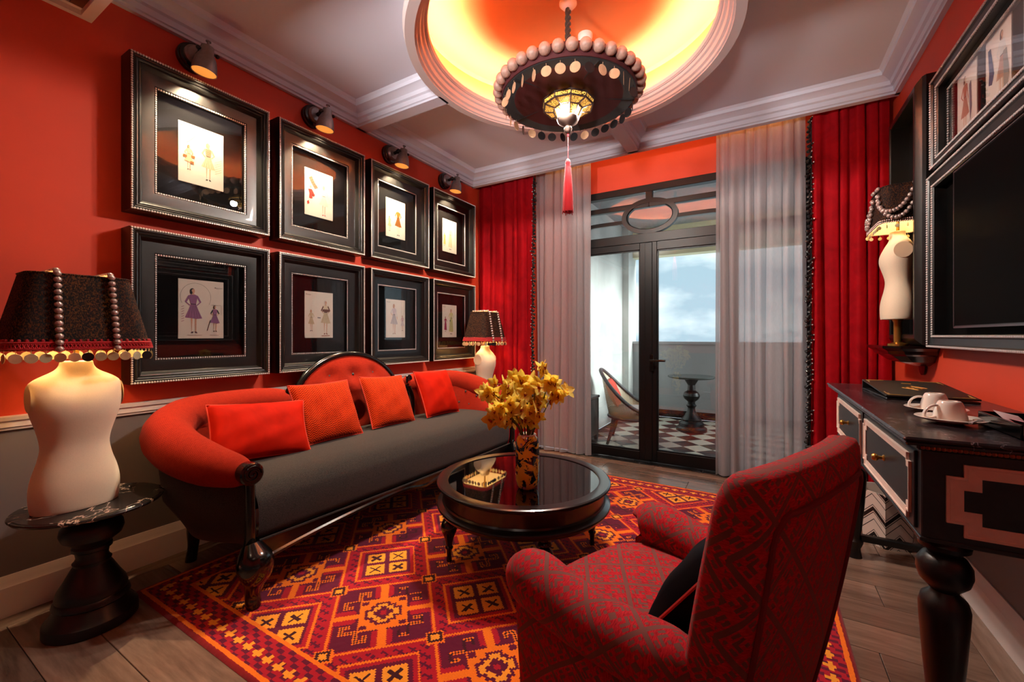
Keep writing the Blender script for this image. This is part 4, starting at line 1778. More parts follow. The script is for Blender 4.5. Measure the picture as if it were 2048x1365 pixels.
def box_shade(parent, z0, z1, b0, b1, r0, r1, tilt=0.0):
    o0, o1 = rrect(b0[0], b0[1], r0, 8), rrect(b1[0], b1[1], r1, 8)
    n = len(o0)
    rows, rin = [], []
    for t in np.linspace(0, 1, 9):
        rows.append([(a[0] + (b[0] - a[0]) * t, a[1] + (b[1] - a[1]) * t, z0 + (z1 - z0) * t) for a, b in zip(o0, o1)])
    sh = MB().grid(rows, cv=True)
    sh.tube([(a, b, z1) for a, b in o1], .004, 6, closed=True)
    so_ = sh.build('lamp_shade', m_shade, parent, angle=60)
    rows2 = [[(p[0] * .985, p[1] * .98, p[2]) for p in r_] for r_ in rows]
    MB().grid(rows2, cv=True).build('lining', m_lining, so_, angle=60)
    return so_, o0, o1


def torso_lamp(loc, label, rz, light=True):
    e = empty('torso_table_lamp', loc, rz)
    tag(e, label, 'table lamp', 'linen torso table lamps with black shades')
    torso(e)
    z0, z1 = .665, .972
    so_, o0, o1 = box_shade(e, z0, z1, (.222, .155), (.158, .10), .06, .05)
    MB().tube([(0, 0, .61), (0, 0, .70)], .009, 10).tube([(0, 0, .70), (0, 0, .75)], .02, 12).build('stem', m_brass, e)
    MB().sphere((0, 0, .80), (.032, .032, .045), 14, 10).build('bulb', m_bulbw, e)
    # braid: band with two rows of loops and a zigzag
    br = MB()
    def at(t, zz, out=.004):
        """point on the shade outline, t in metres along the bottom edge"""
        k = zz / (z1 - z0)
        L = np.array(o0) * (1 - k) + np.array(o1) * k
        L = np.vstack([L, L[:1]])
        d = np.concatenate([[0], np.cumsum(np.linalg.norm(np.diff(L, axis=0), axis=1))])
        t = t % 1.0
        x = np.interp(t * d[-1], d, L[:, 0]); y_ = np.interp(t * d[-1], d, L[:, 1])
        r_ = math.hypot(x, y_)
        return (x * (1 + out / r_), y_ * (1 + out / r_), z0 + zz)
    ts = np.linspace(0, 1, 220, endpoint=False)
    br.tube([at(t, .006) for t in ts], .005, 5, closed=True)
    br.tube([at(t, .030) for t in ts], .005, 5, closed=True)
    for ph in (0, .5):
        br.tube([at(t, .018 + .011 * (2 * abs((t * 66 + ph) % 1 - .5) * 2 - 1), .005) for t in np.linspace(0, 1, 528, endpoint=False)], .003, 4, closed=True)
    for k in range(66):
        br.sphere(at(k / 66, .039, .003), .0058, 6, 4)
    tag(br.build('braid_trim', m_braid, so_, recalc=False), 'red scalloped braid around the rim', kind='stuff')
    # bead strings over the shade
    me_b = MB().sphere((0, 0, 0), (.0132, .0132, .0115), 12, 8).mesh('pearl_bead', m_pearl)
    for xs_ in (-.086, .086):
        pts = []
        for t in np.linspace(0.02, 1, 13):
            k = t
            pts.append((xs_ * (1 - .06 * k), -(.155 + (.10 - .155) * k) - .013, z0 + (z1 - z0) * k))
        for yy in np.linspace(-.095, .095, 9):
            pts.append((xs_ * .94, yy, z1 + .013))
        for p in pts:
            inst('pearl_bead', me_b, so_, p)
    # shell pendants
    d1, d2, d3 = disc_mesh(.0185, m_pearlshell), disc_mesh(.0185, m_shell), disc_mesh(.0185, m_shelldark)
    for k in range(36):
        p = at((k + .5) / 36, .0, 0)
        a = math.atan2(p[1], p[0])
        front = p[1] < -.1
        inst('shell_disc', random.choice([d2, d3, d1] if front else [d1, d1, d2]), so_, (p[0], p[1], p[2] + .002), (random.uniform(-.1, .1), 0, (0 if abs(p[1]) > .14 else PI / 2) + random.gauss(0, .35)))
    if light:
        add_light('lamp_glow', 'POINT', (0, 0, .80), POWER['lamp'], WARM, e, radius=.04)
    return e


torso_lamp((NT_LOC[0], NT_LOC[1] - .015, .527), 'large linen torso lamp with black beaded shade on the near marble table', PI / 2)
torso_lamp((FT_LOC[0], FT_LOC[1], .527), 'linen torso lamp with black beaded shade behind the far sofa arm', PI / 2)
# ================================================================== coffee table
CT = (-1.165, 2.10)
ct = empty('coffee_table', (CT[0], CT[1], RUGZ), math.radians(4))
tag(ct, 'round black lacquered coffee table with inset dark glass top on turned legs', 'coffee table')
m_ctop = M('dark_glass_top', (6, 5, 6), .03, spec=.6)
m_ctrim = wood_mat('ebonised_table_wood', (9, 7, 7), (24, 20, 20), .28, 7, 'x', coat=.3)
zt = .44
MB().lathe([(.425, zt - .03), (.425, zt - .001), (.432, zt), (.478, zt), (.486, zt - .004), (.488, zt - .012), (.48, zt - .02), (.466, zt - .028), (.456, zt - .034),
            (.452, zt - .10), (.458, zt - .108), (.474, zt - .114), (.484, zt - .12), (.486, zt - .128), (.478, zt - .136), (.474, zt - .142), (.47, zt - .15), (.40, zt - .15)], 96).build('apron_rim', m_ctrim, ct, angle=25)
MB().lathe([(.001, zt - .012), (.426, zt - .012), (.426, zt - .005), (.001, zt - .005)], 80).build('glass_top', m_ctop, ct, angle=25)
lp = [(.03, .292), (.03, .272), (.022, .268), (.034, .258), (.036, .25), (.024, .242), (.022, .236), (.036, .222), (.045, .20), (.046, .182), (.038, .158), (.026, .13), (.019, .10), (.017, .085),
      (.022, .08), (.022, .072), (.016, .066), (.012, .03), (.016, .012), (.013, 0)]
me_cl = MB().lathe(lp[::-1], 24).mesh('leg', m_blackgloss)
for k in range(4):
    a = math.radians(219 + 90 * k)
    inst('leg', me_cl, ct, (.42 * math.cos(a), .42 * math.sin(a), 0))

# ================================================================== vase and orchids
def vase_mat():
    m, nt, b = new_mat('yellow_floral_porcelain')
    v = nt.coord('Object')
    vo = nt.node('ShaderNodeTexVoronoi')
    vo.inputs['Scale'].default_value = 24
    nt.link(v, vo.inputs['Vector'])
    petals = nt.noise(70, 3, v, .6, 1.0)
    x, y_, z = nt.xyz(v)
    base = lin((255, 218, 60))
    blob = nt.noise(14, 4, v, .6, 1.0)
    dark = blob.gt(.515)
    col = nt.mix(dark, base, lin((16, 16, 26)))
    flower = (E_(nt, vo.outputs['Distance']) + petals * .25).lt(.36)
    keep = nt.noise(14, 1, v).gt(.5)
    col = nt.mix(flower * keep, col, nt.ramp(petals, [(.4, lin((214, 150, 130))), (.6, lin((246, 214, 200)))]))
    blue = nt.noise(9, 1, nt.coord('Object'), .5, .3, (1.3, 1.1, .8)).gt(.63)
    col = nt.mix(blue * dark, col, lin((40, 74, 130)))
    line = (petals - .5).abs().lt(.018) * flower
    col = nt.mix(line, col, lin((30, 20, 24)))
    nt.link(col.s, b.inputs['Base Color'])
    b.inputs['Roughness'].default_value = .12
    b.inputs['Coat Weight'].default_value = .5
    return m


VZ = RUGZ + zt - .005
VL = (-1.06, 1.955)
va = empty('vase', (VL[0], VL[1], VZ), .7)
tag(va, 'yellow porcelain vase painted with dark and pink blossoms on the coffee table', 'vase')
vp = [(.001, .0), (.04, 0), (.046, .003), (.055, .02), (.061, .045), (.0625, .09), (.0625, .20), (.061, .235), (.056, .262), (.047, .276), (.044, .281), (.042, .282), (.038, .275), (.05, .25), (.052, .12), (.001, .1)]
MB().lathe(vp, 48).build('vase_body', vase_mat(), va, angle=60)
MB().lathe([(.0455, .279), (.047, .282), (.0455, .285), (.0425, .284), (.042, .28)], 40).build('vase_rim', M('white_glaze', (236, 224, 206), .2), va)
def petal_mat(name, c, a):
    m, nt, b = new_mat(name)
    col = nt.ramp(nt.noise(30, 4), [(.35, tuple(x * (1 - a) for x in lin(c)[:3]) + (1,)), (.65, lin(c))])
    nt.link(col.s, b.inputs['Base Color'])
    b.inputs['Roughness'].default_value = .5
    tl = nt.node('ShaderNodeBsdfTranslucent')
    nt.link(col.s, tl.inputs[0])
    mx = nt.node('ShaderNodeMixShader')
    mx.inputs[0].default_value = .55
    nt.link(b.outputs[0], mx.inputs[1])
    nt.link(tl.outputs[0], mx.inputs[2])
    nt.link(mx.outputs[0], m.node_tree.nodes['Material Output'].inputs['Surface'])
    return m


m_petal = petal_mat('orchid_petal', (255, 222, 84), .15)
m_petal2 = petal_mat('orchid_petal_pale', (255, 228, 110), .12)
m_lip = M('orchid_lip', (176, 60, 16), .5, vary=(60, .4))
m_stem = M('orchid_stem', (104, 112, 30), .5, vary=(20, .3))


def petal(mb, L, w, a, tilt, m, curl=.25, cup=.15):
    """petal in a plane: root at origin, pointing along angle a in xz, opening to -y"""
    nu, nv = 7, 5
    P = []
    for i in range(nu):
        t = i / (nu - 1)
        ww = w * (math.sin(PI * (t ** .75)) ** .8 * .95 + .05) * (1 if t < .97 else .35)
        row = []
        for j in range(nv):
            s = -1 + 2 * j / (nv - 1)
            u = t * L
            dy = -u * math.sin(tilt) + curl * L * t * t + cup * w * s * s * -1
            row.append((u * math.cos(tilt), s * ww, dy))
        P.append(row)
    ca, sa = math.cos(a), math.sin(a)
    Q = [[(p[0] * ca - p[1] * sa, p[2], p[0] * sa + p[1] * ca) for p in r_] for r_ in P]
    mb.grid(Q, m=m, uv=False)


def orchid_mesh(seed):
    r = random.Random(seed)
    mb = MB()
    s = .050
    for k, a in enumerate((90, 18, 162, 232, 308)):
        petal(mb, s * r.uniform(.95, 1.12), s * (.36 if k in (1, 2) else .33), math.radians(a + r.uniform(-8, 8)), r.uniform(.15, .6), 0, r.uniform(.05, .35), r.uniform(.1, .35))
    # lip
    petal(mb, s * .62, s * .28, math.radians(270), .9, 1, .5, -.8)
    petal(mb, s * .4, s * .2, math.radians(225), 1.1, 1, .3, -.6)
    petal(mb, s * .4, s * .2, math.radians(315), 1.1, 1, .3, -.6)
    mb.tube([(0, 0, 0), (0, -.008, .004), (0, -.018, -.001)], [.0035, .004, .003], 6, m=0)
    return mb.mesh('orchid_flower', [m_petal if seed % 3 else m_petal2, m_lip], angle=180, recalc=False)


OM = [orchid_mesh(k) for k in range(6)]
ORI = []
tips = [(-.20, .02, .53), (-.16, -.05, .47), (-.13, .04, .56), (-.07, -.06, .50), (-.06, .05, .60), (.0, .02, .57), (.05, -.05, .56), (.09, .04, .64), (.13, -.02, .58), (.17, .03, .53), (.02, -.08, .46), (-.18, -.02, .40)]
olab = ['yellow orchid spray leaning furthest left, level with the sofa cushion', 'yellow orchid spray drooping low at the left over the vase', 'yellow orchid spray at upper left of the bouquet', 'yellow orchid spray left of centre at the front',
        'tall yellow orchid spray left of the bouquet top', 'yellow orchid spray in the middle of the bouquet', 'yellow orchid spray right of centre at the front', 'tallest yellow orchid spray in front of the sheer curtain',
        'yellow orchid spray on the right of the bouquet', 'yellow orchid spray leaning furthest right', 'short yellow orchid spray low in the centre front', 'lowest yellow orchid spray hanging left of the vase rim']
cr_, cu_ = (math.cos(CAM_YAW), math.sin(CAM_YAW)), (-math.sin(CAM_YAW), math.cos(CAM_YAW))
for k, (tx, ty, tz_) in enumerate(tips):
    e = empty('orchid_spray', (VL[0], VL[1], VZ))
    tag(e, olab[k], 'flower', 'yellow orchid sprays in the vase')
    gx, gy = tx * cr_[0] + ty * cu_[0], tx * cr_[1] + ty * cu_[1]
    base = (gx * .12, gy * .12, .12)
    mid = (gx * .42, gy * .42, .30 + tz_ * .12)
    path = cspline([base, (gx * .18, gy * .18, .285), mid, (gx * .8, gy * .8, tz_ - .05), (gx * 1.02, gy * 1.02, tz_ - (.0 if tz_ > .6 else .03))], 24)
    st = MB().tube(path, np.linspace(.0042, .0024, 24), 6)
    nf = 6 if tz_ > .5 else 5
    fl_ = []
    for f_ in range(nf):
        i = 23 - int(f_ * (10 if tz_ > .55 else 7) / max(1, nf - 1) * 1.2)
        p = path[i]
        side = (-1) ** f_ * (.018 + .014 * random.random())
        ang = random.uniform(0, 2 * PI)
        q = (p[0] + side * cr_[0] + .022 * math.cos(ang), p[1] + side * cr_[1] + .022 * math.sin(ang), p[2] + random.uniform(-.012, .022))
        st.tube([p, ((p[0] + q[0]) / 2, (p[1] + q[1]) / 2, max(p[2], q[2]) + .004), q], .0017, 5)
        fl_.append(q)
    st.build('stem', m_stem, e)
    for f_, q in enumerate(fl_):
        yaw = CAM_YAW + random.gauss(0, .75) + tx * 1.5
        inst('orchid_flower', OM[(k * 3 + f_) % 6], e, q, (random.gauss(.1, .35), random.gauss(0, .3), yaw), [random.uniform(1.0, 1.22)] * 3)

# ================================================================== armchair
def chair_fabric():
    m, nt, b = new_mat('red_greek_key_chenille')
    x, y_, z = nt.xyz(nt.coord('UV'))
    p = (x + y_) * (1 / math.sqrt(2))
    q = (x - y_) * (1 / math.sqrt(2))
    T = .125
    def cell(v, T_):
        return ((v * (1 / T_)).frac() - .5).abs() * T_
    a, c = cell(p, T), cell(q, T)
    mx, mn = a.max(c), a.min(c)
    line = mx.gt(T / 2 - .007)
    ring = mx.gt(.029) * mx.lt(.038) * (mn.gt(.010))
    ring2 = (mx.gt(.043) * mx.lt(.051)) * mn.lt(.030) * mn.gt(.012)
    # fine dots in a half-pitch lattice
    a2, c2 = cell(p, T / 4), cell(q, T / 4)
    dots = a2.max(c2).lt(.0048) * mx.lt(.05)
    ctr = mx.lt(.010) * mx.gt(.0)
    half = (cell(p + T / 2, T).lt(.004) + cell(q + T / 2, T).lt(.004)).min(1.0) * mx.gt(.018) * mx.lt(.030)
    f = line.max(ring).max(ring2).max(dots).max(ctr).max(half)
    nz = nt.noise(300, 3, nt.coord('UV'), .7, 0, (1, .18, 1))
    red = nt.ramp(nz, [(.3, lin((120, 10, 22))), (.7, lin((206, 32, 44)))])
    col = nt.mix(f, red, lin((112, 70, 64)))
    nt.link(col.s, b.inputs['Base Color'])
    b.inputs['Roughness'].default_value = .8
    b.inputs['Specular IOR Level'].default_value = .12
    b.inputs['Sheen Weight'].default_value = .2
    b.inputs['Sheen Tint'].default_value = lin((255, 120, 120))
    h = (1 - f) * (.5 + nz * .5)
    set_bump(nt, b, h, .6, .003)
    return m


m_chair = chair_fabric()
ac = empty('armchair', (-.225, 1.38, RUGZ), math.radians(-113))
tag(ac, 'red patterned armchair with rolled arms seen from behind', 'armchair')
# seat
P = []
for i in range(25):
    u = -1 + 2 * i / 24
    row = []
    for t in np.linspace(0, 1, 25):
        # section in yz : back -> front edge -> under
        y_ = .22 - t * .62
        z_ = .385 + .028 * (1 - u ** 4) + .02 * math.sin(PI * min(1, t * 1.1))
        if t > .82:
            k = (t - .82) / .18
            y_ = .22 - .82 * .62 - .075 * math.sin(k * PI / 2) - .012
            z_ = z_ - .07 * (1 - math.cos(k * PI / 2))
        front = .05 * (1 - u * u) * max(0, (t - .3))
        row.append((u * .275, y_ - front, z_))
    row.append((u * .275, row[-1][1] + .01, .20))
    P.append(row)
MB().grid(P).build('seat', m_chair, ac, angle=180)
# arms: rolled tubes with a flat outside
for sx in (-1, 1):
    ap = cspline([(.315, -.345, .445, .05), (.322, -.335, .455, .076), (.325, -.27, .462, .088), (.32, -.1, .448, .082), (.31, .05, .455, .080), (.29, .16, .462, .078), (.27, .22, .465, .06)], 26)
    pts = [(sx * p[0], p[1], p[2]) for p in ap]
    mb = MB().tube(pts, ap[:, 3], 20, up=(0, 0, 1))
    mb.build('arm_roll', m_chair, ac, angle=70)
    rows = []
    for p in ap:
        x0 = p[0]
        rows.append([(sx * (x0 + .03), p[1], p[2] - .02), (sx * (x0 + .045), p[1] + .004, p[2] - .08), (sx * (x0 + .04), p[1] + .006, .25), (sx * (x0 + .03), p[1] + .008, .10), (sx * (x0 - .05), p[1] + .02, .09),
                     (sx * (x0 - .055), p[1] + .006, .25), (sx * (x0 - .06), p[1], p[2] - .04)])
    b_ = MB().grid(rows)
    b_.f.append(tuple(range(7))); b_.m.append(0); b_.uv.append(tuple((b_.v[i][0], b_.v[i][2]) for i in range(7)))
    b_.build('arm_panel', m_chair, ac, angle=40)
# back: thick rounded slab, reclined and slightly wrapped
nz_ = 34
P = []
for i in range(nz_ + 1):
    t = i / nz_
    z_ = .09 + t * .87
    rec = .155 * max(0, t - .08)
    top = max(0, (t - .86) / .14)
    hw = (.30 + .03 * math.sin(min(1, t * 1.15) * PI * .5)) * math.sqrt(max(0, 1 - (top * .52) ** 2))
    th = (.05 + .014 * math.sin(t * PI)) * math.sqrt(max(0.0, 1 - (top * .985) ** 2))
    z_ = .09 + .87 * (t if top == 0 else .86 + .14 * math.sin(top * PI / 2) * .98)
    out = rrect(hw, max(th, .008), min(.075, max(th, .008) * .8), 6)
    row = []
    # resample outline to a fixed dense loop
    L = np.array(out + out[:1])
    d = np.concatenate([[0], np.cumsum(np.linalg.norm(np.diff(L, axis=0), axis=1))])
    for k in range(64):
        s = d[-1] * k / 64
        x = np.interp(s, d, L[:, 0]); yv = np.interp(s, d, L[:, 1])
        wrap = -.025 * (abs(x) / .32) ** 2.5
        row.append((x, .225 + rec + yv + wrap, z_))
    P.append(row)
mb = MB().grid(P, cv=True)
mb.f.append(tuple(range(nz_ * 64, nz_ * 64 + 64))); mb.m.append(0); mb.uv.append(None)
bk = mb.build('backrest', m_chair, ac, angle=70)
# piping around the rear panel
def back_pt(x, z_):
    t = (z_ - .09) / .87
    rec = .155 * max(0, t - .08)
    th = .05 + .014 * math.sin(t * PI)
    if t > .86:
        th *= math.sqrt(max(0, 1 - ((t - .86) / .14 * .985) ** 2))
    return (x, .225 + rec + th - .025 * (abs(x) / .32) ** 2.5 + .002, z_)


pp = [back_pt(-.272, z_) for z_ in np.linspace(.12, .84, 20)] + [back_pt(x, .875 - .0 * abs(x)) for x in np.linspace(-.235, .235, 22)] + [back_pt(.272, z_) for z_ in np.linspace(.84, .12, 20)]
pp = cspline(pp, 90)
MB().tube(pp, .0065, 7).build('back_piping', M('dark_red_piping', (110, 12, 20), .8), bk)
base = MB().bbox(-.31, .31, -.335, .24, .09, .36, .02)
base.uv = [tuple((base.v[i][0] + base.v[i][1], base.v[i][2]) for i in f) for f in base.f]
base.build('base', m_chair, ac, angle=40)
for x in (-.28, .28):
    for y_ in (-.28, .2):
        MB().lathe([(.016, 0), (.026, .085), (.03, .1)], 14, (x, y_, 0)).build('leg', m_blackgloss, ac)
# black cushion on the chair
f_ = Vector((-.92, .392, 0))
place_cushion((-.225 + .04, 1.38 - .035, RUGZ + .43), math.radians(-115), math.radians(-36), .44, .38, .17, m_vel_bk, m_pipe_red, 'black velvet cushion with red piping on the armchair', None, 6, -.10)

# ================================================================== desk
m_desk = wood_mat('distressed_black_desk', (9, 8, 9), (38, 37, 40), .36, 6, 'x')
m_dtop = marble('desk_stone_top', (46, 38, 42), (150, 138, 144), 5, .02, .22)
m_copper = M('cream_copper_moulding', (238, 212, 196), .32, .0, vary=(20, .1))
dk = empty('desk', (.595, 2.3625, 0), -PI / 2)
tag(dk, 'black writing desk with pale notched mouldings and turned legs along the right wall', 'desk')
DT = .967
hx, hy = .7875, .248
MB().bbox(-hx, hx, -hy, hy, DT - .012, DT, .005).bbox(-hx + .006, hx - .006, -hy + .006, hy, DT - .024, DT - .012, .004).build('desk_top', m_dtop, dk, smooth=False)
bx_, by_ = .735, .198
bz0, bz1 = .665, .925
body = MB().bbox(-bx_, bx_, -by_, hy - .01, bz0, bz1, .003).bbox(-bx_ - .012, bx_ + .012, -by_ - .012, hy - .01, bz1, DT - .024, .005).bbox(-bx_ - .004, bx_ + .004, -by_ - .004, hy - .01, bz0, bz0 + .012, .002)
body.build('carcass', m_desk, dk, smooth=False)


def notched(mb, x0, x1, z0, z1, n, w, d, plane='y', at_=0, m=0):
    """stepped-corner moulding; plane 'y' -> lies on y=at_, raised towards -y ; 'x' -> on x=at_, raised to +x"""
    pts = [(x0 + n, z0), (x1 - n, z0), (x1 - n, z0 + n), (x1, z0 + n), (x1, z1 - n), (x1 - n, z1 - n), (x1 - n, z1), (x0 + n, z1), (x0 + n, z1 - n), (x0, z1 - n), (x0, z0 + n), (x0 + n, z0 + n)]
    k = len(pts)
    A = sum(pts[i][0] * pts[(i + 1) % k][1] - pts[(i + 1) % k][0] * pts[i][1] for i in range(k))
    offs = []
    for i in range(k):
        p0, p1, p2 = Vector(pts[i - 1]), Vector(pts[i]), Vector(pts[(i + 1) % k])
        n1 = Vector((-(p1 - p0).y, (p1 - p0).x)).normalized()
        n2 = Vector((-(p2 - p1).y, (p2 - p1).x)).normalized()
        offs.append((n1 + n2))
    rows = []
    for (t, h) in ((0, 0), (0, d), (.18, d), (.24, d * .6), (1, d * .35), (1, 0)):
        row = []
        for (px_, pz_), o in zip(pts, offs):
            X_, Z_ = px_ + o.x * w * t, pz_ + o.y * w * t
            row.append((X_, at_ - h, Z_) if plane == 'y' else (at_ + h, X_, Z_))
        rows.append(row)
    mb.grid(rows, cv=True, m=m)


me_knob = MB().lathe([(.001, -.036), (.008, -.036), (.0125, -.031), (.014, -.026), (.012, -.02), (.007, -.016), (.006, -.006), (.011, -.003), (.011, 0)], 18, axis='y').mesh('knob', m_brass)
for (x0, x1) in ((-.70, -.015), (.015, .70)):
    d_ = MB().bbox(x0, x1, -by_ - .008, -by_ + .02, bz0 + .022, bz1 - .012, .002).build('drawer', m_desk, dk, smooth=False)
    mm = MB()
    notched(mm, x0 + .02, x1 - .02, bz0 + .036, bz1 - .028, .022, .024, .008, 'y', -by_ - .008)
    mm.build('drawer_moulding', m_copper, d_, smooth=False)
    inst('knob', me_knob, d_, ((x0 + x1) / 2, -by_ - .008, (bz0 + bz1) / 2 + .01))
ep = MB()
notched(ep, -by_ + .05, hy - .04, bz0 + .03, bz1 - .03, .035, .036, .007, 'x', bx_)
ep.build('end_moulding', m_copper, dk, smooth=False)
gd = MB()
for k in range(40):
    gd.sphere((bx_ + .012, -by_ + .0 + k * .0108, bz1 + .008), (.005, .0062, .006), 6, 4)
tag(gd.build('gadroon_row', M('bronze_gadroon', (150, 84, 48), .35, .6), dk, recalc=False), 'row of small bronze beads', kind='stuff')
dl = [(.036, 0), (.03, .03), (.028, .05), (.04, .08), (.042, .095), (.03, .11), (.028, .125), (.034, .16), (.046, .30), (.054, .42), (.056, .465), (.05, .49), (.034, .505), (.03, .513), (.036, .52),
      (.054, .54), (.061, .565), (.06, .59), (.048, .612), (.036, .62), (.04, .628), (.056, .638), (.058, .65), (.05, .66), (.05, .668)]
me_dl = MB().lathe(dl, 28).mesh('leg', m_turned, angle=40)
for x in (-.675, .675):
    for y_ in (-.135, .17):
        inst('leg', me_dl, dk, (x, y_, 0))
MB().bbox(-.693, -.657, -.11, .15, .095, .13, .004).build('stretcher', m_turned, dk, smooth=False)

# things on the desk
m_china = M('white_china', (238, 226, 214), .15, coat=.5)
m_leather = M('black_leather', (20, 17, 17), .42, vary=(60, .3), bump=(220, .3))
m_gold = M('gold_stamp', (206, 160, 84), .35, .6)
fo = empty('folder', (.625, 2.66, DT), math.radians(2))
tag(fo, 'black leather ring folder stamped with a gold emblem on the desk', 'folder')
w_, l_ = .15, .205
MB().bbox(-w_, w_, -l_, l_, .0, .008, .003).build('back_cover', m_leather, fo, smooth=False)
tc = MB()
tc.add([(-w_, -l_, .014), (w_, -l_, .014), (w_, l_, .046), (-w_, l_, .046), (-w_, -l_, .020), (w_, -l_, .020), (w_, l_, .052), (-w_, l_, .052)],
       [(0, 3, 2, 1), (4, 5, 6, 7), (0, 1, 5, 4), (1, 2, 6, 5), (2, 3, 7, 6), (3, 0, 4, 7)])
tc.add([(-w_, l_, .0), (w_, l_, .0), (w_, l_ + .006, .0), (-w_, l_ + .006, .0), (-w_, l_, .052), (w_, l_, .052), (w_, l_ + .006, .052), (-w_, l_ + .006, .052)],
       [(0, 3, 2, 1), (4, 5, 6, 7), (0, 1, 5, 4), (1, 2, 6, 5), (2, 3, 7, 6), (3, 0, 4, 7)])
cvr = tc.build('front_cover', m_leather, fo, smooth=False)
def onc(x, y_):
    return (x, y_, .0206 + (y_ + l_) / (2 * l_) * .032)
st = MB()
def gline(a, b, w=.0016):
    a, b = Vector(onc(*a)), Vector(onc(*b))
    st.tube([a, b], w, 4)
for (a, b) in (((-.045, .0), (0, .05)), ((0, .05), (.045, .0)), ((.045, .0), (0, -.05)), ((0, -.05), (-.045, .0)), ((-.03, .0), (0, .034)), ((0, .034), (.03, 0)), ((.03, 0), (0, -.034)), ((0, -.034), (-.03, 0)),
               ((-.02, -.02), (-.02, .02)), ((.02, -.02), (.02, .02)), ((-.02, .0), (.02, 0.0)), ((-.006, -.02), (-.006, .02)), ((.008, -.02), (.008, .02))):
    gline(a, b)
for sx in (-1, 1):
    for sy_ in (-1, 1):
        X_, Y_ = sx * (w_ - .012), sy_ * (l_ - .012)
        gline((X_, Y_), (X_ - sx * .07, Y_)); gline((X_, Y_), (X_, Y_ - sy_ * .07)); gline((X_ - sx * .006, Y_ - sy_ * .006), (X_ - sx * .04, Y_ - sy_ * .006)); gline((X_ - sx * .006, Y_ - sy_ * .006), (X_ - sx * .006, Y_ - sy_ * .04))
gline((-.018, .115), (.018, .115), .003)
st.build('gold_stamping', m_gold, cvr)

for i, (cx_, cy_, lab) in enumerate(((.53, 1.89, 'upturned white cup on the nearer saucer by the tray'), (.555, 2.12, 'upturned white cup beside the black folder'))):
    s_ = empty('saucer', (cx_, cy_, DT), .3 * i)
    tag(s_, ['white china saucer nearer the desk end, under a cup', 'white china saucer beside the black folder, under a cup'][i], 'saucer', 'white saucers on the desk')
    MB().lathe([(.001, 0), (.03, 0), (.034, .003), (.06, .008), (.082, .015), (.086, .019), (.084, .0205), (.06, .0125), (.034, .0075), (.001, .007)], 40).build('dish', m_china, s_, angle=60)
    sp = empty('teaspoon', (cx_ + .045, cy_ - .045, DT + .018), math.radians(-25))
    tag(sp, ['small silver teaspoon on the nearer saucer', 'small silver teaspoon on the saucer beside the folder'][i], 'spoon', 'teaspoons')
    MB().tube([(0, .01, .002), (.0, -.05, .005), (0, -.09, .004)], [.0022, .0018, .003], 6, sy=1.6).sphere((0, .022, .0015), (.011, .017, .003), 12, 6).build('spoon_body', m_silverbead, sp)
    c_ = empty('cup', (cx_ + .0, cy_ + .004, DT + .008), math.radians(200 - 20 * i))
    tag(c_, lab, 'cup', 'upturned white cups on the desk')
    MB().lathe([(.040, 0), (.042, .001), (.0415, .012), (.038, .03), (.032, .052), (.028, .061), (.024, .064), (.018, .064), (.018, .062), (.001, .062)], 36).build('cup_body', m_china, c_, angle=50)
    hd_ = cspline([(.036, 0, .048), (.052, 0, .046), (.066, 0, .034), (.072, 0, .016), (.066, 0, .006), (.05, 0, .008), (.040, 0, .012)], 20)
    MB().tube(hd_, .0042, 8, sy=1.5).build('handle', m_china, c_)
ty_ = empty('tray', (.715, 1.80, DT))
tag(ty_, 'small black lacquer tray with sachets at the near end of the desk', 'tray')
tb = MB().bbox(-.11, .11, -.13, .13, 0, .006, .002)
for (a, b, c, d) in ((-.11, -.104, -.13, .13), (.104, .11, -.13, .13), (-.11, .11, -.13, -.124), (-.11, .11, .124, .13)):
    tb.bbox(a, b, c, d, .0, .042, .002)
tb.build('tray_body', m_blackgloss, ty_, smooth=False)
def sachet(loc, rot, col, lab):
    m_ = M('paper_' + '%02x%02x%02x' % col, col, .6)
    rows = []
    for x in np.linspace(-1, 1, 9):
        rows.append([(x * .035, yy * .025, .004 * max(0, 1 - x ** 4) * max(0, 1 - yy ** 4)) for yy in np.linspace(-1, 1, 7)])
    rows2 = [[(p[0], p[1], -p[2] - .0004) for p in r_] for r_ in rows]
    o = MB().grid(rows).grid(rows2).build('sachet', m_, None, loc, rot)
    tag(o, lab, 'sachet', 'sachets in the tray')
sachet((.655, 1.86, DT + .034), (.5, .25, .4), (236, 222, 226), 'white paper sachet standing up in the black tray')
sachet((.665, 1.81, DT + .026), (.15, .3, 1.0), (236, 178, 196), 'pink paper sachet leaning in the black tray')
sachet((.74, 1.83, DT + .026), (.3, -.2, .2), (40, 34, 34), 'dark sachet at the back of the black tray')
sachet((.75, 1.75, DT + .018), (.1, .1, .6), (220, 214, 206), 'white sachet lying flat in the black tray')

# ================================================================== waste bin
def bin_mat():
    m, nt, b = new_mat('white_black_chevron')
    x, y_, z = nt.xyz(nt.coord('UV'))
    t = ((x * (1 / .147)).frac() - .5).abs() * .147
    v = (y_ + t * 1.0)
    f = (v * (1 / .15)).frac()
    band = f.gt(.30) * f.lt(.55)
    thin = (f - .62).abs().lt(.016)
    thin2 = (f - .05).abs().lt(.018)
    white = (f - .36).abs().lt(.02)
    k = band.max(thin).max(thin2) * (1 - white)
    nt.link(nt.mix(k, lin((222, 206, 194)), lin((14, 12, 13))).s, b.inputs['Base Color'])
    b.inputs['Roughness'].default_value = .5
    return m


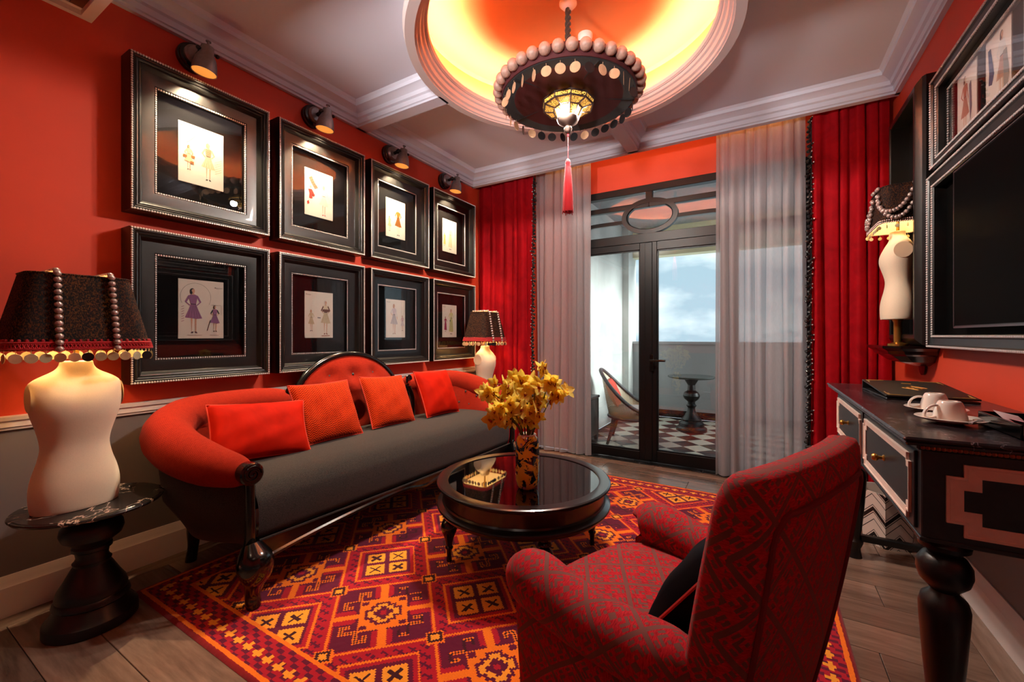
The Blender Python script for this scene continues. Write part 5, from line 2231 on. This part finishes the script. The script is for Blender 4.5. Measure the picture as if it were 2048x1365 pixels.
wb = empty('waste_bin', (.665, 3.34, 0), .25)
tag(wb, 'hexagonal waste bin with black and white chevrons beside the desk leg', 'waste bin')
rows, rin = [], []
R0, R1, hb_ = .125, .147, .32
for z_, r_ in ((0, R0), (hb_, R1)):
    rows.append([(r_ * math.cos(PI / 3 * k), r_ * math.sin(PI / 3 * k), z_) for k in range(6)])
mb = MB()
for k in range(6):
    k2 = (k + 1) % 6
    mb.add([rows[0][k], rows[0][k2], rows[1][k2], rows[1][k]], [(0, 1, 2, 3)], 0, [((k * .147, 0), (k * .147 + .147, 0), (k * .147 + .147, hb_), (k * .147, hb_))])
    a = Vector(rows[1][k]); c = Vector(rows[1][k2]); ai = a * .95; ci = c * .95; ai.z = ci.z = hb_
    bi, di = Vector(rows[0][k]) * .94, Vector(rows[0][k2]) * .94
    bi.z = di.z = .01
    mb.add([a, c, ci, ai], [(0, 1, 2, 3)], 1)
    mb.add([ai, ci, di, bi], [(0, 1, 2, 3)], 1)
mb.add([tuple(v) for v in rows[0]], [(5, 4, 3, 2, 1, 0)], 1)
mb.build('bin_body', [bin_mat(), M('bin_inside', (206, 190, 178), .6)], wb, smooth=False)

# ================================================================== right wall: screen, its frame, upper frame, tall niche, lamp
def wall_frame(name, loc, w, h, prof, mat, label, cat, beads=((.004, .0),)):
    e = empty(name, loc, -PI / 2)
    tag(e, label, cat)
    MB().rect_sweep(prof, w, h).build('frame_moulding', mat, e, angle=20)
    b = MB()
    for ins, out in beads:
        bead_row(b, w - 2 * ins, h - 2 * ins, out, .0125, .0058)
    tag(b.build('bead_trim', m_silverbead, e, recalc=False), 'rows of small silver beads', kind='stuff')
    return e


TVP = [(0, 0), (0, .06), (.004, .07), (.012, .072), (.018, .066), (.05, .06), (.056, .066), (.066, .066), (.07, .06), (.07, .006)]
tvw, tvh = 1.94, .925
tf = wall_frame('screen_frame', (XR - .001, 3.14 - tvw / 2, 1.648), tvw, tvh, TVP, m_frame, 'large black beaded frame around the television on the right wall', 'frame', ((.007, .072), (.061, .067)))
MB().box(-tvw / 2 + .02, tvw / 2 - .02, -.012, -.002, -tvh / 2 + .02, tvh / 2 - .02).build('back_panel', M('screen_backing_black', (4, 4, 4), .7, spec=.05), tf, smooth=False)
tv = empty('television', (XR - .03, 3.14 - .335 - .60, 1.66), -PI / 2)
tag(tv, 'black flat television inside the beaded frame', 'television')
MB().bbox(-.60, .60, -.03, .014, -.372, .372, .004).build('screen_housing', M('television_bezel', (20, 18, 20), .3), tv, smooth=False)
MB().box(-.592, .592, -.0315, -.029, -.362, .364).build('screen', M('screen_glass', (2, 2, 2), .5, spec=.02), tv, smooth=False)
MB().box(-.60, .60, -.033, -.028, -.374, -.366).box(-.602, -.597, -.033, -.028, -.37, .372).box(-.60, .60, -.033, -.028, .368, .373).build('bezel_edge', M('silver_edge', (120, 108, 112), .3, .9), tv, smooth=False)
UFP = [(0, 0), (0, .06), (.006, .072), (.014, .074), (.02, .066), (.045, .06), (.05, .062), (.056, .062), (.06, .056), (.06, .03), (.09, .026), (.09, .004)]
ufw, ufh = 1.88, .475
uf = wall_frame('wide_picture', (XR - .001, 3.085 - ufw / 2, 2.372), ufw, ufh, UFP, m_frame, 'wide black beaded frame with fashion sketches above the television', 'picture', ((.008, .074), (.052, .064), (.092, .028)))
MB().box(-ufw / 2 + .02, ufw / 2 - .02, -.008, -.002, -ufh / 2 + .02, ufh / 2 - .02).build('mat_board', m_mat, uf, smooth=False)
MB().box(-ufw / 2 + .06, ufw / 2 - .06, -.034, -.031, -ufh / 2 + .06, ufh / 2 - .06).build('glass_pane', glass_mat('upper_glass', (245, 245, 245), .8, .05), uf, smooth=False)
sheet2 = MB().box(-.108, .108, -.0005, .003, -.185, .185).mesh('sheet', M('sketch_paper', (246, 228, 216), .75, vary=(14, .06)))
pal = [((196, 120, 100), (206, 140, 120)), ((230, 224, 220), (206, 150, 130)), ((206, 90, 90), (214, 170, 160)), ((90, 110, 150), (90, 110, 150)), ((190, 150, 120), (160, 90, 80))]
for k in range(6):
    yw = 2.82 - k * .305
    lx = (3.085 - ufw / 2) - yw
    if lx > ufw / 2 - .2:
        break
    sh = inst('sheet', sheet2, uf, (lx, -.012, 0))
    D = Drawing()
    a_, b_ = pal[k % 5]
    D.woman(-.02 if k != 1 else .03, -.165, .30, a_, b_, hair=(80, 40, 40), lean=.02, pleats=True, arm='down')
    if k == 1:
        D.poly([(-.085, .10), (-.06, .10), (-.03, -.02), (-.05, -.06), (-.08, -.05), (-.075, .0)], (58, 76, 118))
        D.poly([(.045, .03), (.075, .03), (.095, -.08), (.08, -.14), (.05, -.13)], (150, 146, 140))
    else:
        D.poly([(.03, .06), (.05, .07), (.06, -.05), (.04, -.12), (.035, -.04)], (120, 112, 128))
    D.script(.03, .155, .05, (90, 80, 84))
    D.build(sh)
# tall black niche behind the wall lamp
ni = empty('tall_black_niche', (XR - .001, 3.465, 1.945), -PI / 2)
tag(ni, 'tall narrow black framed niche between curtain and television', 'niche')
nw, nh = .62, 1.50
NP = [(0, 0), (0, .07), (.006, .085), (.012, .09), (.03, .105), (.04, .11), (.06, .11), (.066, .104), (.066, .012)]
MB().rect_sweep(NP, nw, nh).build('niche_frame', m_blackz, ni, angle=20)
MB().box(-nw / 2 + .03, nw / 2 - .03, -.012, -.002, -nh / 2 + .03, nh / 2 - .03).build('niche_back', M('niche_black_panel', (8, 7, 8), .5, spec=.2), ni, smooth=False)
br = empty('wall_bracket', (XR - .001, 3.47, 1.19), -PI / 2)
tag(br, 'black moulded wall bracket shelf under the torso wall lamp', 'bracket')
def half_oct(w, d, z):
    return [(-w, -.001, z), (-w, -d * .7, z), (-w * .8, -d, z), (w * .8, -d, z), (w, -d * .7, z), (w, -.001, z)]
rows = [half_oct(.27, .235, 0), half_oct(.27, .235, -.014), half_oct(.262, .225, -.02), half_oct(.25, .21, -.03), half_oct(.24, .20, -.05), half_oct(.22, .18, -.06), half_oct(.20, .15, -.085), half_oct(.19, .14, -.095), half_oct(.10, .06, -.12)]
mb = MB().grid(rows)
mb.f += [tuple(range(6)), tuple(range(48, 54))]; mb.m += [0, 0]; mb.uv += [None, None]
mb.build('shelf', m_blackgloss, br, smooth=False)
mb = MB().lathe([(.001, -.012), (.06, -.012), (.06, 0)], 24, axis='y'); mb.build('wall_plate', m_blackgloss, br, (0, 0, -.12), angle=30)
wl = empty('torso_wall_lamp', (.735, 3.455, 1.19), -PI / 2)
tag(wl, 'linen torso lamp with pearl swags on the black wall bracket', 'wall lamp')
MB().lathe([(.05, 0), (.05, .01), (.02, .02), (.02, .14), (.03, .165)], 16).build('stand', m_brass, wl)
tl_ = torso(wl, .88)
for o_ in [tl_]:
    o_.location = (0, 0, .162)
z0, z1 = .73, .955
ws, o0, o1 = box_shade(wl, z0, z1, (.20, .12), (.165, .105), .05, .05)
MB().tube([(0, 0, .70), (0, 0, .80)], .008, 10).build('stem', m_brass, wl)
MB().sphere((0, 0, .83), (.028, .028, .04), 12, 8).build('bulb', m_bulbw, wl)
rb = MB()
for zz in (.0, .012):
    for k in range(120):
        t = k / 120
        L = np.array(o0 + o0[:1]); d = np.concatenate([[0], np.cumsum(np.linalg.norm(np.diff(L, axis=0), axis=1))])
        rb.sphere((np.interp(t * d[-1], d, L[:, 0]) * 1.01, np.interp(t * d[-1], d, L[:, 1]) * 1.015, z0 + zz), .0052, 6, 4)
tag(rb.build('bead_rim', m_pearl, ws, recalc=False), 'double row of small beads around the rim', kind='stuff')
me_b = MB().sphere((0, 0, 0), .0125, 12, 8).mesh('pearl_bead', m_pearl)
def on_shade(t, zz, out=.012):
    k = zz / (z1 - z0)
    L = np.array(o0) * (1 - k) + np.array(o1) * k
    L = np.vstack([L, L[:1]])
    d = np.concatenate([[0], np.cumsum(np.linalg.norm(np.diff(L, axis=0), axis=1))])
    x, y_ = np.interp((t % 1) * d[-1], d, L[:, 0]), np.interp((t % 1) * d[-1], d, L[:, 1])
    r_ = math.hypot(x, y_)
    return (x * (1 + out / r_), y_ * (1 + out / r_), z0 + zz)
# swags: hang between points of the top rim
for (ta, tb_, sag) in ((.50, .70, .16), (.52, .72, .20), (.78, .98, .16), (.80, 1.0, .20)):
    for s in np.linspace(0, 1, 17):
        zz = (z1 - z0) - .002 - sag * math.sin(PI * s) ** .8
        inst('pearl_bead', me_b, ws, on_shade(ta + (tb_ - ta) * s, max(zz, .02), .013))
dmw = disc_mesh(.011, m_pearlshell)
for k in range(26):
    p = on_shade((k + .5) / 26, 0, 0)
    inst('shell_disc', dmw, ws, (p[0], p[1], p[2] - .002), (0, 0, random.uniform(0, 3)))
add_light('wall_lamp_glow', 'POINT', (0, 0, .83), POWER['lamp_wall'], WARM, wl, radius=.035)

# ================================================================== added unseen uplights behind the camera, to brighten the ceiling
for (x, lab) in ((-2.2, 'added uplight on the unseen entry wall near the picture side'), (.2, 'added uplight on the unseen entry wall near the desk side')):
    e = empty('added_uplight', (x, YF + .001, 1.95), 0)
    tag(e, lab, 'wall lamp', 'added uplights on the unseen entry wall')
    MB().bbox(-.05, .05, 0, .02, -.08, .04, .004).build('back_plate', m_zinc, e, smooth=False)
    MB().lathe([(.03, -.06), (.05, -.02), (.075, .06), (.071, .06), (.046, -.01)], 24, (0, .10, 0)).build('bowl', m_zinc, e)
    MB().tube([(0, .01, -.03), (0, .06, -.04), (0, .1, -.055)], .012, 8).build('arm', m_zinc, e)
    MB().lathe([(.001, .02), (.05, .02)], 20, (0, .10, 0)).build('lamp_face', emis('added_uplight_face', (255, 244, 236), 1), e)
    add_light('added_uplight_beam', 'SPOT', (0, .10, .07), POWER['uplight'], (1, .93, .90), e, radius=.2, rot=(math.radians(113), 0, math.radians(-16 if x < -1 else 16)),
              spot_size=math.radians(50), spot_blend=.8)

# ================================================================== added downlights out of view, helping to brighten the ceiling
for (x, y_, lab) in ((-2.0, -.35, 'added downlight out of view near the picture wall'), (-.35, -.35, 'added downlight out of view near the desk')):
    e = empty('added_downlight', (x, y_, 2.93))
    tag(e, lab, 'downlight', 'added downlights out of view')
    MB().lathe([(.045, 0), (.06, 0), (.06, -.006), (.045, -.008)], 28).build('trim_ring', m_white, e)
    MB().lathe([(.001, -.002), (.045, -.002)], 24).build('lamp_face', emis('added_downlight_face', (255, 214, 160), 6), e)
    add_light('added_downlight_beam', 'SPOT', (0, 0, -.015), POWER['down'], WARM2, e, radius=.04, spot_size=math.radians(110), spot_blend=.7)

# ================================================================== balcony furniture
m_cane = None


def cane_mat():
    m = bpy.data.materials.new('woven_cane')
    m.use_nodes = True
    nt = NT(m)
    t = m.node_tree
    b = t.nodes['Principled BSDF']
    x, y_, z = nt.xyz(nt.coord('UV'))
    b.inputs['Base Color'].default_value = lin((206, 186, 150))
    b.inputs['Roughness'].default_value = .6
    p = .022
    a = (x * (1 / p)).frac() - .5
    c = ((y_ * (1 / p)) + (x * (1 / p)).floor() * .5).frac() - .5
    hole = (a * a + c * c).lt(.095)
    tp = nt.node('ShaderNodeBsdfTransparent')
    mx = nt.node('ShaderNodeMixShader')
    nt.val(hole, mx.inputs[0])
    nt.link(b.outputs[0], mx.inputs[1])
    nt.link(tp.outputs[0], mx.inputs[2])
    nt.link(mx.outputs[0], t.nodes['Material Output'].inputs['Surface'])
    return m


m_cane = cane_mat()
m_gwood = M('grey_painted_wood', (74, 72, 74), .5, vary=(12, .2))
bc = empty('cane_armchair', (-1.30, 5.02, 0), math.radians(100))
tag(bc, 'barrel shaped cane chair with grey frame on the balcony', 'armchair')
rows, rim_pts = [], []
for a in np.linspace(-1, 1, 33):
    th = a * math.radians(128)
    # th=0 is the back (+y)
    x, y_ = .34 * math.sin(th), .33 * math.cos(th)
    h = .40 + .44 * (0.5 + .5 * math.cos(min(1, abs(a) * 1.12) * PI)) ** .85
    lean = .10 * (h - .4)
    rows.append([(x * (.84 + .16 * t) * (1 + lean * t), y_ * (.84 + .16 * t) + lean * t * 1.0, .30 + (h - .30) * t) for t in np.linspace(0, 1, 8)])
    rim_pts.append(rows[-1][-1])
MB().grid(rows).build('cane_shell', m_cane, bc, angle=180)
MB().tube(rim_pts, .021, 10).tube([r_[0] for r_ in rows], .018, 8).build('frame_rail', m_gwood, bc)
MB().lathe([(.001, .28), (.27, .28), (.28, .30), (.001, .30)], 32).build('seat_frame', m_gwood, bc, angle=30)
MB().lathe([(.001, .30), (.25, .30), (.275, .33), (.275, .37), (.25, .395), (.001, .41)], 32).build('seat_pad', M('grey_pad', (176, 176, 174), .9), bc, angle=60)
for x, y_ in ((-.22, -.2), (.22, -.2), (-.22, .22), (.22, .22)):
    MB().tube([(x * .9, y_ * .9, .29), (x, y_, .15), (x * 1.15, y_ * 1.2, 0)], [.026, .022, .016], 10).build('leg', m_gwood, bc)
pc = empty('cushion', (-1.47, 5.06, .41))
pc.rotation_euler = (Matrix.Rotation(math.radians(100), 3, 'Z') @ Matrix.Rotation(math.radians(-24), 3, 'X')).to_euler()
tag(pc, 'coral red cushion on the balcony cane chair', 'cushion')
me_, ed_ = cushion_mesh('cushion_body', .36, .34, .12, M('coral_cotton', (206, 72, 54), .85), 8)
inst('cushion_body', me_, pc, (0, 0, .17))
bt = empty('pedestal_table', (-.78, 5.98, 0))
tag(bt, 'dark pedestal table with round stone top on the balcony', 'table')
MB().lathe([(.001, .69), (.26, .69), (.29, .70), (.295, .71), (.29, .718), (.001, .72)], 48).build('stone_top', M('green_grey_stone', (70, 74, 70), .25, vary=(12, .2)), bt, angle=25)
MB().lathe([(.19, 0), (.19, .04), (.16, .06), (.15, .10), (.12, .13), (.125, .15), (.10, .17), (.05, .26), (.045, .30), (.065, .33), (.045, .35), (.045, .38), (.09, .42), (.105, .46), (.09, .50), (.05, .53), (.045, .60), (.08, .66), (.09, .69)], 32).build('pedestal', m_turned, bt, angle=30)
cb = empty('armrest_block', (-1.765, 4.75, 0), 0)  # plain dark block put in place of another chair's armrest
tag(cb, 'low dark block standing in for a second chair armrest on the balcony', 'armrest')
MB().bbox(-.075, .075, -.2, .2, .06, .50, .01).bbox(-.085, .085, -.21, .21, .50, .53, .008).build('block_body', m_gwood, cb, smooth=False)
for x in (-.05, .05):
    for y_ in (-.16, .16):
        MB().bbox(x - .02, x + .02, y_ - .02, y_ + .02, 0, .07, .004).build('foot', m_gwood, cb, smooth=False)
